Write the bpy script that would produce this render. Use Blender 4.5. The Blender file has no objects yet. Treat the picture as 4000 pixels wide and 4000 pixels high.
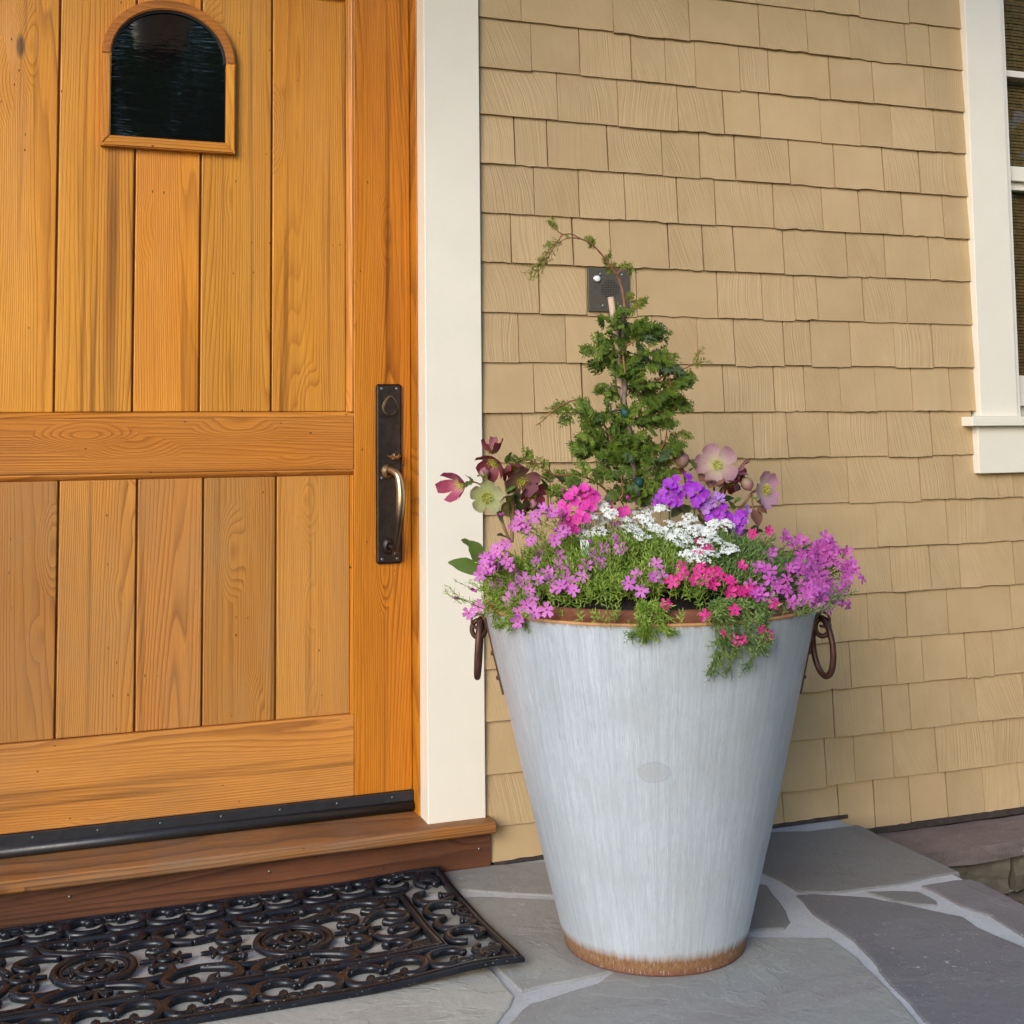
import bpy, bmesh, math, random
from mathutils import Vector, Matrix, Quaternion, noise as mnoise
R = random.Random(7)
sc = bpy.context.scene
COL = sc.collection

# ------------------------------------------------------------------ camera
# world: wall plane y = 0 (outside is y < 0), porch floor z = 0, metres
CAMZ, CAMD = 1.138, 3.3416
FPX, PPX, PPY = 4940.0, 2072.0, 1344.76          # focal length and principal point on the 4000 px photograph
FW = Vector((0.34707695, 0.93473985, 0.0761512)).normalized()
RT = Vector((0.93771168, -0.34721035, -0.0119074)).normalized()
UP = RT.cross(FW).normalized()
CAM = Vector((0, -CAMD, CAMZ))
cd = bpy.data.cameras.new('camera'); cam = bpy.data.objects.new('camera', cd); COL.objects.link(cam)
m = Matrix((RT, UP, -FW)).transposed().to_4x4(); m.translation = CAM
cam.matrix_world = m
cd.sensor_width = 36; cd.sensor_fit = 'HORIZONTAL'; cd.lens = FPX / 4000 * 36
cd.shift_x = (2000 - PPX) / 4000; cd.shift_y = -(2000 - PPY) / 4000
cd.clip_start = 0.05; cd.clip_end = 2000
sc.camera = cam
sc.render.engine = 'CYCLES'
sc.cycles.max_bounces = 6; sc.cycles.diffuse_bounces = 2; sc.cycles.glossy_bounces = 3; sc.cycles.transmission_bounces = 4; sc.cycles.transparent_max_bounces = 6
sc.cycles.caustics_reflective = False; sc.cycles.caustics_refractive = False
sc.render.resolution_x = 1024; sc.render.resolution_y = 1024

# ------------------------------------------------------------------ light
SUN_AZ, SUN_EL = math.radians(44), math.radians(24)      # from the left front, low
sdir = Vector((-math.sin(SUN_AZ) * math.cos(SUN_EL), -math.cos(SUN_AZ) * math.cos(SUN_EL), math.sin(SUN_EL)))
world = bpy.data.worlds.new('World'); sc.world = world; world.use_nodes = True
wn = world.node_tree.nodes; wl = world.node_tree.links
bg = wn['Background']
sky = wn.new('ShaderNodeTexSky'); sky.sky_type = 'NISHITA'; sky.sun_disc = False
sky.sun_elevation = SUN_EL; sky.sun_rotation = math.pi + SUN_AZ
sky.air_density = 1.0; sky.dust_density = 1.0; sky.ozone_density = 3.0
wl.new(sky.outputs[0], bg.inputs[0]); bg.inputs[1].default_value = 0.15
sd = bpy.data.lights.new('sun', 'SUN'); sun = bpy.data.objects.new('sun', sd); COL.objects.link(sun)
sd.energy = 1.05; sd.angle = math.radians(28); sd.color = (1.0, 0.92, 0.80)
sun.rotation_euler = (-sdir).to_track_quat('-Z', 'Y').to_euler(); sun.location = (-3, -6, 5)
sc.view_settings.view_transform = 'Standard'; sc.view_settings.look = 'None'
sc.view_settings.gamma = 1; sc.view_settings.exposure = 1.12; sc.view_settings.use_curve_mapping = False

# ------------------------------------------------------------------ helpers
def ray(u, v): return FW * FPX + RT * (u - PPX) - UP * (v - PPY)
def on_y(u, v, y): g = ray(u, v); return CAM + g * ((y + CAMD) / g.y)
def on_z(u, v, z): g = ray(u, v); return CAM + g * ((z - CAMZ) / g.z)

def tag(o, label, cat, group=None, kind=None):
    if label: o['label'] = label
    if cat: o['category'] = cat
    if group: o['group'] = group
    if kind: o['kind'] = kind
    return o
def thing(name, label, cat, loc=(0, 0, 0), group=None):
    o = bpy.data.objects.new(name, None); COL.objects.link(o); o.location = loc
    o.empty_display_size = .05
    return tag(o, label, cat, group)
def link(name, me, parent=None, loc=None, mat=None):
    if mat is not None and not me.materials: me.materials.append(mat)
    o = bpy.data.objects.new(name, me); COL.objects.link(o)
    if parent is not None: o.parent = parent
    if loc is not None: o.location = loc
    return o
def mesh(name, verts, faces, mat=None, smooth=False):
    me = bpy.data.meshes.new(name); me.from_pydata([tuple(v) for v in verts], [], faces); me.update()
    if smooth: me.polygons.foreach_set('use_smooth', [True] * len(me.polygons))
    if mat is not None: me.materials.append(mat)
    return me
def bm_mesh(name, bm, mat=None, smooth=False):
    bmesh.ops.recalc_face_normals(bm, faces=bm.faces)
    me = bpy.data.meshes.new(name); bm.to_mesh(me); bm.free()
    if smooth: me.polygons.foreach_set('use_smooth', [True] * len(me.polygons))
    if mat is not None: me.materials.append(mat)
    return me
def box(name, x0, x1, y0, y1, z0, z1, mat, parent=None, bev=0.0015, seg=2):
    """bevelled box whose origin is its centre; parent is assumed to sit at the world origin or its offset is taken off"""
    c = Vector(((x0 + x1) / 2, (y0 + y1) / 2, (z0 + z1) / 2))
    bm = bmesh.new(); bmesh.ops.create_cube(bm, size=1)
    bmesh.ops.scale(bm, vec=(x1 - x0, y1 - y0, z1 - z0), verts=bm.verts)
    if bev: bmesh.ops.bevel(bm, geom=bm.edges[:], offset=bev, segments=seg, profile=.5, affect='EDGES')
    me = bm_mesh(name, bm, mat)
    off = parent_offset(parent)
    return link(name, me, parent, c - off)
def parent_offset(p):
    off = Vector((0, 0, 0))
    while p is not None: off += Vector(p.location); p = p.parent
    return off
def tube(pts, rad, n=8, cap=True, flat=1.0):
    """verts, faces of a tube along pts; rad a number or list"""
    P = [Vector(p) for p in pts]; V = []; F = []
    if not hasattr(rad, '__len__'): rad = [rad] * len(P)
    prev = None
    for i, p in enumerate(P):
        t = (P[min(i + 1, len(P) - 1)] - P[max(i - 1, 0)])
        if t.length < 1e-9: t = Vector((0, 0, 1))
        t.normalize()
        if prev is None:
            a = t.orthogonal().normalized()
            if abs(t.z) < .9: a = t.cross(Vector((0, 0, 1))).normalized()
        else:
            a = (prev - t * prev.dot(t)).normalized()
        prev = a; b = t.cross(a)
        for k in range(n):
            w = 2 * math.pi * k / n
            V.append(p + a * (math.cos(w) * rad[i]) + b * (math.sin(w) * rad[i] * flat))
    for i in range(len(P) - 1):
        for k in range(n):
            k2 = (k + 1) % n
            F.append((i * n + k, i * n + k2, (i + 1) * n + k2, (i + 1) * n + k))
    if cap:
        F.append(tuple(range(n))[::-1]); F.append(tuple((len(P) - 1) * n + k for k in range(n)))
    return V, F
def spline(pts, n=6):
    P = [Vector(p) for p in pts]; out = []
    for i in range(len(P) - 1):
        p0 = P[max(i - 1, 0)]; p1 = P[i]; p2 = P[i + 1]; p3 = P[min(i + 2, len(P) - 1)]
        for k in range(n):
            t = k / n
            out.append(.5 * ((2 * p1) + (p2 - p0) * t + (2 * p0 - 5 * p1 + 4 * p2 - p3) * t * t + (3 * p1 - p0 - 3 * p2 + p3) * t ** 3))
    out.append(P[-1]); return out
def tube_obj(name, pts, rad, mat, parent=None, n=8, smooth=True, flat=1.0):
    off = parent_offset(parent)
    V, F = tube([Vector(p) - off for p in pts], rad, n, True, flat)
    return link(name, mesh(name, V, F, mat, smooth), parent)
def join(parts):
    V = []; F = []
    for v, f in parts:
        o = len(V); V += list(v); F += [tuple(i + o for i in q) for q in f]
    return V, F
def lathe(profile, n=96, cx=0, cy=0, close=False):
    V = []; F = []
    for r, z in profile:
        for k in range(n):
            a = 2 * math.pi * k / n; V.append((cx + r * math.cos(a), cy + r * math.sin(a), z))
    for i in range(len(profile) - 1):
        for k in range(n):
            k2 = (k + 1) % n
            F.append((i * n + k, i * n + k2, (i + 1) * n + k2, (i + 1) * n + k))
    return V, F

# ------------------------------------------------------------------ materials
class NT:
    def __init__(s, name):
        s.m = bpy.data.materials.new(name); s.m.use_nodes = True
        s.n = s.m.node_tree.nodes; s.l = s.m.node_tree.links
        s.b = s.n['Principled BSDF']; s.out = s.n['Material Output']
    def node(s, t, **kw):
        n = s.n.new(t)
        for k, v in kw.items(): setattr(n, k, v)
        return n
    def put(s, n, i, v):
        if v is None: return
        if hasattr(v, 'is_output'): s.l.new(v, n.inputs[i])
        else: n.inputs[i].default_value = v
    def math(s, op, a, b=None, c=None):
        n = s.node('ShaderNodeMath', operation=op); s.put(n, 0, a); s.put(n, 1, b); s.put(n, 2, c); return n.outputs[0]
    def vmath(s, op, a, b=None):
        n = s.node('ShaderNodeVectorMath', operation=op); s.put(n, 0, a); s.put(n, 1, b); return n.outputs[0]
    def noise(s, vec, scale, detail=3, rough=.55, dist=0.0):
        n = s.node('ShaderNodeTexNoise'); s.put(n, 'Vector', vec); n.inputs['Scale'].default_value = scale
        n.inputs['Detail'].default_value = detail; n.inputs['Roughness'].default_value = rough
        n.inputs['Distortion'].default_value = dist; return n.outputs['Fac']
    def voro(s, vec, scale, feature='F1', out='Distance', rnd=1.0):
        n = s.node('ShaderNodeTexVoronoi', feature=feature); s.put(n, 'Vector', vec); n.inputs['Scale'].default_value = scale
        n.inputs['Randomness'].default_value = rnd; return n.outputs[out]
    def ramp(s, fac, stops):
        n = s.node('ShaderNodeValToRGB'); s.put(n, 0, fac); e = n.color_ramp.elements
        while len(e) < len(stops): e.new(.5)
        for q, (p, c) in zip(e, stops):
            q.position = p; q.color = (c, c, c, 1) if not hasattr(c, '__len__') else (*c[:3], 1)
        return n.outputs[0]
    def mix(s, fac, a, b, mode='MIX'):
        n = s.node('ShaderNodeMix', data_type='RGBA', blend_type=mode); s.put(n, 0, fac)
        for i, v in ((6, a), (7, b)):
            if not hasattr(v, 'is_output'): v = (*v[:3], 1)
            s.put(n, i, v)
        return n.outputs[2]
    def mapr(s, v, a, b, c=0.0, d=1.0):
        n = s.node('ShaderNodeMapRange'); s.put(n, 0, v); n.inputs[1].default_value = a; n.inputs[2].default_value = b
        n.inputs[3].default_value = c; n.inputs[4].default_value = d; return n.outputs[0]
    def coords(s, kind='Object', scale=(1, 1, 1), jitter=0.0, loc=(0, 0, 0)):
        tc = s.node('ShaderNodeTexCoord'); v = tc.outputs[kind]
        if jitter:
            oi = s.node('ShaderNodeObjectInfo')
            c = s.node('ShaderNodeCombineXYZ')
            s.put(c, 0, s.math('MULTIPLY', oi.outputs['Random'], jitter))
            s.put(c, 1, s.math('MULTIPLY', oi.outputs['Random'], jitter * 1.7))
            s.put(c, 2, s.math('MULTIPLY', oi.outputs['Random'], jitter * 2.3))
            v = s.vmath('ADD', v, c.outputs[0])
        return s.vmath('MULTIPLY', v, scale) if scale != (1, 1, 1) else v
    def rnd(s): return s.node('ShaderNodeObjectInfo').outputs['Random']
    def bump(s, h, strength=.3, dist=.002, normal=None):
        n = s.node('ShaderNodeBump'); n.inputs['Strength'].default_value = strength; n.inputs['Distance'].default_value = dist
        s.put(n, 'Height', h)
        if normal is not None: s.put(n, 'Normal', normal)
        return n.outputs[0]
    def fin(s, col, rough=.5, normal=None, metal=0.0, spec=.5, **kw):
        if not hasattr(col, 'is_output'): col = (*col[:3], 1)
        s.put(s.b, 'Base Color', col); s.put(s.b, 'Roughness', rough); s.put(s.b, 'Metallic', metal)
        s.put(s.b, 'Specular IOR Level', spec)
        if normal is not None: s.put(s.b, 'Normal', normal)
        for k, v in kw.items(): s.put(s.b, k, v)
        return s.m

def wood(name, axis, light, mid, dark, grey=0.0, rough=.38, ring=26.0, greycol=(.25, .17, .10), coat=.08):
    t = NT(name)
    v0 = t.coords('Object', jitter=37.0)
    sep = t.node('ShaderNodeSeparateXYZ'); t.put(sep, 0, v0)
    ax = {'x': (0, 2), 'z': (2, 0)}[axis]
    L, A, D = sep.outputs[ax[0]], sep.outputs[ax[1]], sep.outputs[1]
    def vec(l, a, d=1.0):
        c = t.node('ShaderNodeCombineXYZ'); t.put(c, 0, t.math('MULTIPLY', L, l)); t.put(c, 1, t.math('MULTIPLY', A, a)); t.put(c, 2, t.math('MULTIPLY', D, d)); return c.outputs[0]
    # knots: sparse stretched cells that bend the rings around them
    kv = vec(2.1, 6.5, 0)
    kd = t.voro(kv, 1.0)
    knot = t.ramp(kd, [(0, 1), (.30, 0)])
    big = t.noise(vec(.42, 6.0, 1), 1.0, 1.5, .45)
    wob = t.noise(vec(3.0, 14, 1), 1.0, 3, .6)
    f = t.math('ADD', t.math('MULTIPLY', big, 1.15), t.math('MULTIPLY', wob, .035))
    f = t.math('ADD', f, t.math('MULTIPLY', knot, .30))
    f = t.math('ADD', f, t.math('MULTIPLY', A, 4.5))
    saw = t.math('FRACT', t.math('MULTIPLY', f, ring))
    late = t.ramp(saw, [(0, 0), (.45, .12), (.80, .75), (.90, 1), (1, .1)])
    fib = t.noise(vec(7, 420, 60), 1.0, 3, .65)
    fib2 = t.noise(vec(28, 900, 90), 1.0, 2, .7)
    tone = t.noise(vec(.8, 3.5, 1), 1.0, 3, .6)
    col = t.mix(t.ramp(tone, [(.32, 0), (.68, 1)]), mid, light)
    lam = t.ramp(t.noise(vec(.9, 7, 3), 1.0, 2), [(.35, .32), (.65, .92)])
    col = t.mix(t.math('MULTIPLY', late, lam), col, dark)
    col = t.mix(t.ramp(fib, [(.40, 0), (.75, .50)]), col, dark)
    hsv = t.node('ShaderNodeHueSaturation'); t.put(hsv, 'Color', col); t.put(hsv, 'Value', t.mapr(t.math('FRACT', t.math('MULTIPLY', t.rnd(), 9.7)), 0, 1, .86, 1.14)); t.put(hsv, 'Hue', t.mapr(t.math('FRACT', t.math('MULTIPLY', t.rnd(), 23.1)), 0, 1, .497, .506)); col = hsv.outputs[0]
    # long dark mineral streaks
    st = t.noise(vec(.5, 26, 1), 1.0, 3, .6)
    col = t.mix(t.ramp(st, [(.58, 0), (.72, .75)]), col, (dark[0] * .45, dark[1] * .45, dark[2] * .45))
    core = t.ramp(kd, [(0, 1), (.045, .95), (.085, 0)])
    ksel = t.ramp(t.noise(vec(1.1, 3.3, 0), 1.0, 0), [(.45, 0), (.51, 1)])
    core = t.math('MULTIPLY', core, ksel)
    col = t.mix(t.math('MULTIPLY', core, .85), col, (.035, .018, .008))
    # worm and nail holes
    hv = vec(24, 46, 0); hd = t.voro(hv, 1.0); hs = t.voro(hv, 1.0, out='Color')
    hsep = t.node('ShaderNodeSeparateColor'); t.put(hsep, 0, hs)
    hole = t.math('MULTIPLY', t.ramp(hd, [(0, 1), (.065, 1), (.10, 0)]), t.ramp(hsep.outputs[0], [(.84, 0), (.845, 1)]))
    col = t.mix(t.math('MULTIPLY', hole, .9), col, (.02, .010, .005))
    if grey:
        gm = t.noise(vec(2.2, 5, 1), 1.0, 4, .65)
        gz = t.ramp(gm, [(.36, 0), (.66, grey)])
        gf = t.math('MULTIPLY', gz, t.mapr(fib2, .3, .7, .55, 1.0))
        col = t.mix(gf, col, greycol)
    h = t.math('ADD', t.math('MULTIPLY', late, .7), t.math('MULTIPLY', fib, .8))
    h = t.math('SUBTRACT', h, t.math('MULTIPLY', hole, 2.0)); h = t.math('SUBTRACT', h, t.math('MULTIPLY', core, 1.2))
    rg = t.mapr(fib2, .3, .7, rough - .08, rough + .14)
    return t.fin(col, rg, t.bump(h, .40, .0014), spec=.28, **{'Coat Weight': coat, 'Coat Roughness': .35})

OR_L, OR_M, OR_D = (.78, .330, .045), (.68, .250, .022), (.33, .095, .008)
M = {}
M['wood_v'] = wood('door_board_wood', 'z', OR_L, OR_M, OR_D, grey=.25, greycol=(.42, .20, .06))
M['wood_low'] = wood('weathered_board_wood', 'z', (.60, .255, .050), (.50, .190, .032), (.23, .076, .014), grey=.65, greycol=(.36, .19, .070), rough=.45)
M['wood_stile'] = wood('stile_wood', 'z', (.64, .245, .020), (.53, .178, .012), (.20, .055, .006), rough=.34)
M['wood_h'] = wood('rail_wood', 'x', (.62, .240, .034), (.51, .172, .020), (.22, .060, .009), grey=.15)
M['wood_hlow'] = wood('bottom_rail_wood', 'x', (.58, .245, .050), (.48, .180, .030), (.22, .070, .013), grey=.5, greycol=(.33, .175, .07), rough=.45)
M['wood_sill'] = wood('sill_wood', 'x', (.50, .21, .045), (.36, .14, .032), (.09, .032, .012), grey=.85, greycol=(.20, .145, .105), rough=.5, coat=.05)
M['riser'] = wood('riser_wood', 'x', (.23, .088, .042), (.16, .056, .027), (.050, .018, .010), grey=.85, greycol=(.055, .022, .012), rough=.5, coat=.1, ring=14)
M['ceil_wood'] = wood('ceiling_wood', 'x', (.55, .27, .09), (.46, .20, .06), (.24, .09, .025), rough=.45)

def paint(name, col, rough=.42):
    t = NT(name); v = t.coords('Object', jitter=11)
    n = t.noise(v, 9, 4, .6); c = t.mix(t.ramp(n, [(.3, 0), (.7, 1)]), tuple(x * .955 for x in col), col)
    br = t.noise(t.vmath('MULTIPLY', v, (140, 140, 6)), 1, 3)
    spot = t.math('MULTIPLY', t.ramp(t.voro(v, 26), [(0, 1), (.03, 0)]), .35)
    c = t.mix(spot, c, tuple(x * .55 for x in col))
    return t.fin(c, rough, t.bump(br, .10, .0006), spec=.4)
M['trim'] = paint('cream_trim_paint', (.80, .745, .64))

def shingle_mat():
    t = NT('tan_shingle_paint'); v = t.coords('Object', jitter=61); r = t.rnd()
    sep = t.node('ShaderNodeSeparateXYZ'); t.put(sep, 0, v)
    X, Z = sep.outputs[0], sep.outputs[2]
    def vec(a, b, c=1.0):
        q = t.node('ShaderNodeCombineXYZ'); t.put(q, 0, t.math('MULTIPLY', a, 1.0)); t.put(q, 1, t.math('MULTIPLY', b, 1.0)); q.inputs[2].default_value = c; return q.outputs[0]
    tilt = t.mapr(r, 0, 1, -.05, .5)
    bend = t.math('MULTIPLY', t.noise(vec(t.math('MULTIPLY', X, 4), t.math('MULTIPLY', Z, 5)), 1, 0, .4), .05)
    g = t.math('ADD', t.math('ADD', X, t.math('MULTIPLY', Z, tilt)), bend)
    stri = t.noise(vec(t.math('MULTIPLY', g, 185), t.math('MULTIPLY', Z, 3)), 1, 2, .55)
    stri2 = t.noise(vec(t.math('MULTIPLY', g, 420), t.math('MULTIPLY', Z, 9)), 1, 2, .6)
    pit = t.noise(v, 130, 3, .7)
    amt = t.ramp(t.math('FRACT', t.math('MULTIPLY', r, 7.31)), [(.12, .10), (.45, 1)])
    h = t.math('ADD', t.math('MULTIPLY', t.math('ADD', t.ramp(stri, [(.3, 0), (.7, 1)]), t.math('MULTIPLY', stri2, .45)), amt), t.math('MULTIPLY', pit, .22))
    c1 = t.mix(t.ramp(t.noise(v, 7, 3), [(.3, 0), (.7, 1)]), (.465, .325, .172), (.520, .372, .205))
    c1 = t.mix(t.math('MULTIPLY', t.ramp(stri, [(.34, 1), (.55, 0)]), t.math('MULTIPLY', amt, .12)), c1, (.30, .19, .09))
    hv = t.node('ShaderNodeHueSaturation'); t.put(hv, 'Color', c1); t.put(hv, 'Value', t.mapr(t.math('FRACT', t.math('MULTIPLY', r, 13.7)), 0, 1, .94, 1.05))
    return t.fin(hv.outputs[0], .55, t.bump(h, .45, .0022), spec=.3)
M['shingle'] = shingle_mat()
def plain(name, col, rough=.5, metal=0, spec=.5, nscale=40, amp=.15, bump=.15, bdist=.001, **kw):
    t = NT(name); v = t.coords('Object', jitter=9); n = t.noise(v, nscale, 4, .6)
    c = t.mix(t.ramp(n, [(.3, 0), (.7, 1)]), tuple(x * (1 - amp) for x in col), tuple(min(1, x * (1 + amp)) for x in col))
    return t.fin(c, t.mapr(n, .3, .7, rough - .05, rough + .07), t.bump(n, bump, bdist), metal, spec, **kw)
M['sheath'] = plain('dark_sheathing', (.05, .040, .028), .8)
M['bronze'] = plain('oil_rubbed_bronze', (.075, .058, .052), .36, .85, nscale=60)
M['brass_worn'] = plain('worn_brass', (.42, .31, .17), .33, .95, nscale=25, amp=.3)
def grip_mat():
    t = NT('worn_handle_bronze'); v = t.coords('Object'); sep = t.node('ShaderNodeSeparateXYZ'); t.put(sep, 0, v)
    n = t.noise(v, 60, 3); f = t.math('ADD', sep.outputs[2], t.math('MULTIPLY', n, .03))
    c = t.mix(t.ramp(t.mapr(f, .90, 1.06), [(.25, 0), (.62, 1)]), (.085, .062, .05), (.44, .34, .22))
    return t.fin(c, .3, t.bump(n, .1, .0005), .95)
M['grip'] = grip_mat()
M['rubber'] = plain('black_rubber', (.018, .019, .023), .38, 0, .5, nscale=90)
def mat_rubber():
    t = NT('dusty_black_rubber'); v = t.coords('Object'); n = t.noise(v, 25, 4)
    d = t.voro(v, 190); ds = t.voro(v, 190, out='Color'); sp = t.node('ShaderNodeSeparateColor'); t.put(sp, 0, ds)
    cl = t.ramp(t.noise(v, 9, 3, .6), [(.42, .0), (.66, 1)])
    dust = t.math('MULTIPLY', t.math('MULTIPLY', t.ramp(d, [(.14, 1), (.28, 0)]), t.ramp(sp.outputs[0], [(.78, 0), (.79, 1)])), cl)
    c = t.mix(t.ramp(n, [(.35, 0), (.65, 1)]), (.005, .006, .010), (.011, .012, .016))
    c = t.mix(t.math('MULTIPLY', cl, .06), c, (.06, .058, .056))
    c = t.mix(t.math('MULTIPLY', dust, .8), c, (.5, .46, .42))
    return t.fin(c, t.mapr(n, .3, .7, .25, .40), t.bump(t.noise(v, 300, 2), .12, .0006), 0, .40)
M['mat'] = mat_rubber()

def stone_mat(name, a, b, c, white=.5):
    t = NT(name); v = t.coords('Object', jitter=23); r = t.rnd()
    base = t.mix(t.ramp(t.noise(v, 2.4, 4, .6, .6), [(.32, 0), (.68, 1)]), a, b)
    sel = t.math('FRACT', t.math('MULTIPLY', r, 17.3))
    base = t.mix(t.math('MULTIPLY', t.ramp(t.noise(t.vmath('MULTIPLY', v, (2.0, 5.0, 2)), 1.3, 4, .65, 1.0), [(.42, 0), (.70, .8)]), sel), base, c)
    fine = t.noise(v, 75, 4, .7); base = t.mix(t.ramp(fine, [(.30, .35), (.5, 0)]), base, tuple(x * .55 for x in a))
    ln = t.noise(t.vmath('MULTIPLY', v, (3, 14, 3)), 1.6, 5, .7, 1.5)
    base = t.mix(t.ramp(ln, [(.60, 0), (.72, .35)]), base, tuple(min(1, x * 1.5) for x in a))
    d = t.voro(v, 150); dc = t.voro(v, 150, out='Color'); sp = t.node('ShaderNodeSeparateColor'); t.put(sp, 0, dc)
    speck = t.math('MULTIPLY', t.ramp(d, [(.13, 1), (.30, 0)]), t.ramp(sp.outputs[0], [(.82, 0), (.83, 1)]))
    speck = t.math('MULTIPLY', speck, t.ramp(t.noise(v, 6, 3), [(.40, .1), (.62, 1)]))
    stain = t.math('MULTIPLY', t.ramp(t.noise(v, 24, 5, .7), [(.655, 0), (.70, 1)]), t.ramp(t.noise(v, 5, 2), [(.52, 0), (.60, 1)]))
    mk = t.math('MULTIPLY', t.math('MAXIMUM', speck, t.math('MULTIPLY', stain, .7)), white)
    base = t.mix(mk, base, (.62, .60, .58))
    cl1 = t.ramp(t.noise(v, 2.6, 5, .6, .5), [(.40, 0), (.425, .5), (.56, .5), (.575, 1)])
    rel = t.math('ADD', t.math('ADD', t.noise(v, 9, 6, .68, .4), t.math('MULTIPLY', cl1, .35)), t.math('MULTIPLY', fine, .14))
    base = t.mix(t.math('MULTIPLY', cl1, .22), base, tuple(min(1, x * 1.35) for x in b))
    return t.fin(base, t.mapr(fine, .3, .7, .50, .72), t.bump(rel, .65, .0065), spec=.35)
M['stone_l'] = stone_mat('bluestone_pale', (.36, .35, .305), (.43, .42, .365), (.33, .28, .25), .8)
M['stone_g'] = stone_mat('bluestone_grey', (.235, .235, .220), (.300, .298, .272), (.225, .185, .175), .9)
M['stone_m'] = stone_mat('bluestone_mid', (.150, .150, .145), (.205, .202, .190), (.185, .145, .140), .8)
M['stone_d'] = stone_mat('bluestone_purple', (.130, .127, .134), (.178, .170, .174), (.150, .115, .118), .9)
M['stone_c'] = stone_mat('ledge_stone', (.150, .115, .108), (.200, .150, .138), (.110, .090, .098), .8)
M['stone_w'] = stone_mat('wall_stone', (.12, .11, .085), (.17, .14, .10), (.13, .085, .06), .2)
def mortar_mat():
    t = NT('grey_mortar'); v = t.coords('Object'); n = t.noise(v, 140, 4, .7); n2 = t.noise(v, 9, 4)
    c = t.mix(t.ramp(n2, [(.3, 0), (.7, 1)]), (.42, .42, .42), (.53, .53, .53)); c = t.mix(t.ramp(n, [(.32, .4), (.5, 0)]), c, (.28, .28, .28))
    return t.fin(c, .85, t.bump(n, .5, .003), spec=.2)
M['mortar'] = mortar_mat()

def galv_mat():
    t = NT('galvanised_steel'); v = t.coords('Object'); sep = t.node('ShaderNodeSeparateXYZ'); t.put(sep, 0, v)
    X, Y, Z = sep.outputs
    ang = t.math('ARCTAN2', Y, X)
    def vec(a, z, c=0.0):
        q = t.node('ShaderNodeCombineXYZ'); t.put(q, 0, t.math('MULTIPLY', ang, a)); t.put(q, 1, t.math('MULTIPLY', Z, z)); q.inputs[2].default_value = c; return q.outputs[0]
    s1 = t.noise(vec(150, 9), 1, 4, .72, .3); s2 = t.noise(vec(26, 2.2, 4), 1, 4, .65); s3 = t.noise(vec(230, 34, 2), 1, 3, .7, .6)
    cl = t.noise(v, 5.5, 4, .6)
    c = t.mix(t.ramp(s2, [(.32, 0), (.68, 1)]), (.44, .49, .55), (.57, .62, .68))
    c = t.mix(t.ramp(s1, [(.50, 0), (.66, .55)]), c, (.78, .81, .84))
    c = t.mix(t.ramp(s3, [(.34, .55), (.47, 0)]), c, (.31, .33, .36))
    c = t.mix(t.ramp(cl, [(.34, .40), (.60, 0)]), c, (.40, .41, .41))
    # old label residue
    ex = t.math('DIVIDE', t.math('SUBTRACT', ang, -2.0), .105); ez = t.math('DIVIDE', t.math('SUBTRACT', Z, .452), .0215)
    rr = t.math('SQRT', t.math('ADD', t.math('MULTIPLY', ex, ex), t.math('MULTIPLY', ez, ez)))
    rr = t.math('ADD', rr, t.math('MULTIPLY', t.math('SUBTRACT', t.noise(v, 60, 3), .5), .35))
    c = t.mix(t.ramp(t.math('MULTIPLY', rr, .5), [(.34, .52), (.54, 0)]), c, (.39, .39, .40))
    c = t.mix(t.math('MULTIPLY', t.ramp(t.math('ABSOLUTE', t.math('SUBTRACT', rr, .96)), [(.0, 1), (.16, 0)]), .30), c, (.27, .27, .27))
    # rust creeping up from the foot and down from the rim
    edge = t.math('ADD', Z, t.math('MULTIPLY', t.math('SUBTRACT', t.noise(vec(22, 4, 3), 1, 4, .75), .5), .030))
    rust = t.ramp(t.mapr(edge, .0, .12), [(.26, 1), (.43, 0)])
    rust2 = t.math('MULTIPLY', t.ramp(t.mapr(edge, .70, .77), [(.74, 0), (.86, .85)]), 1.0)
    rc = t.mix(t.ramp(t.noise(vec(60, 60), 1, 4, .7), [(.35, 0), (.62, 1)]), (.15, .065, .028), (.27, .145, .065))
    rc = t.mix(t.ramp(t.mapr(edge, .0, .04), [(.0, 1), (.45, 0)]), rc, (.17, .06, .035))
    drops = t.math('MULTIPLY', t.ramp(t.noise(vec(85, 60, 5), 1, 2, .6), [(.62, 0), (.68, .8)]), t.ramp(t.mapr(edge, 0, .05), [(.3, 1), (.8, 0)]))
    rc = t.mix(drops, rc, (.55, .50, .46))
    rm = t.math('MAXIMUM', rust, rust2)
    c = t.mix(rm, c, rc)
    h = t.math('ADD', t.math('MULTIPLY', s1, .9), t.math('MULTIPLY', s3, .5))
    return t.fin(c, t.mix(rm, (.47, .47, .47), (.75, .75, .75)), t.bump(h, .32, .0015), t.math('MULTIPLY', t.math('SUBTRACT', 1.0, rm), .30), .5)
M['galv'] = galv_mat()
def rust_mat(name, a, b, rough=.45, metal=.35):
    t = NT(name); v = t.coords('Object'); n = t.noise(v, 45, 5, .7); n2 = t.noise(v, 8, 3)
    c = t.mix(t.ramp(n, [(.3, 0), (.7, 1)]), a, b); c = t.mix(t.ramp(n2, [(.5, 0), (.75, .4)]), c, tuple(x * 1.7 for x in b))
    return t.fin(c, t.mapr(n, .3, .7, rough, rough + .2), t.bump(n, .25, .001), metal)
M['rim'] = rust_mat('rusted_rim', (.15, .050, .024), (.25, .092, .042))
M['rim_edge'] = rust_mat('orange_rust_edge', (.40, .19, .07), (.50, .27, .11), .6, 0)
M['iron'] = rust_mat('rusty_iron', (.058, .026, .018), (.115, .050, .032), .38, .5)
M['soil'] = plain('potting_soil', (.016, .011, .008), .95, nscale=160, amp=.5, bump=.8, bdist=.01)
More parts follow.
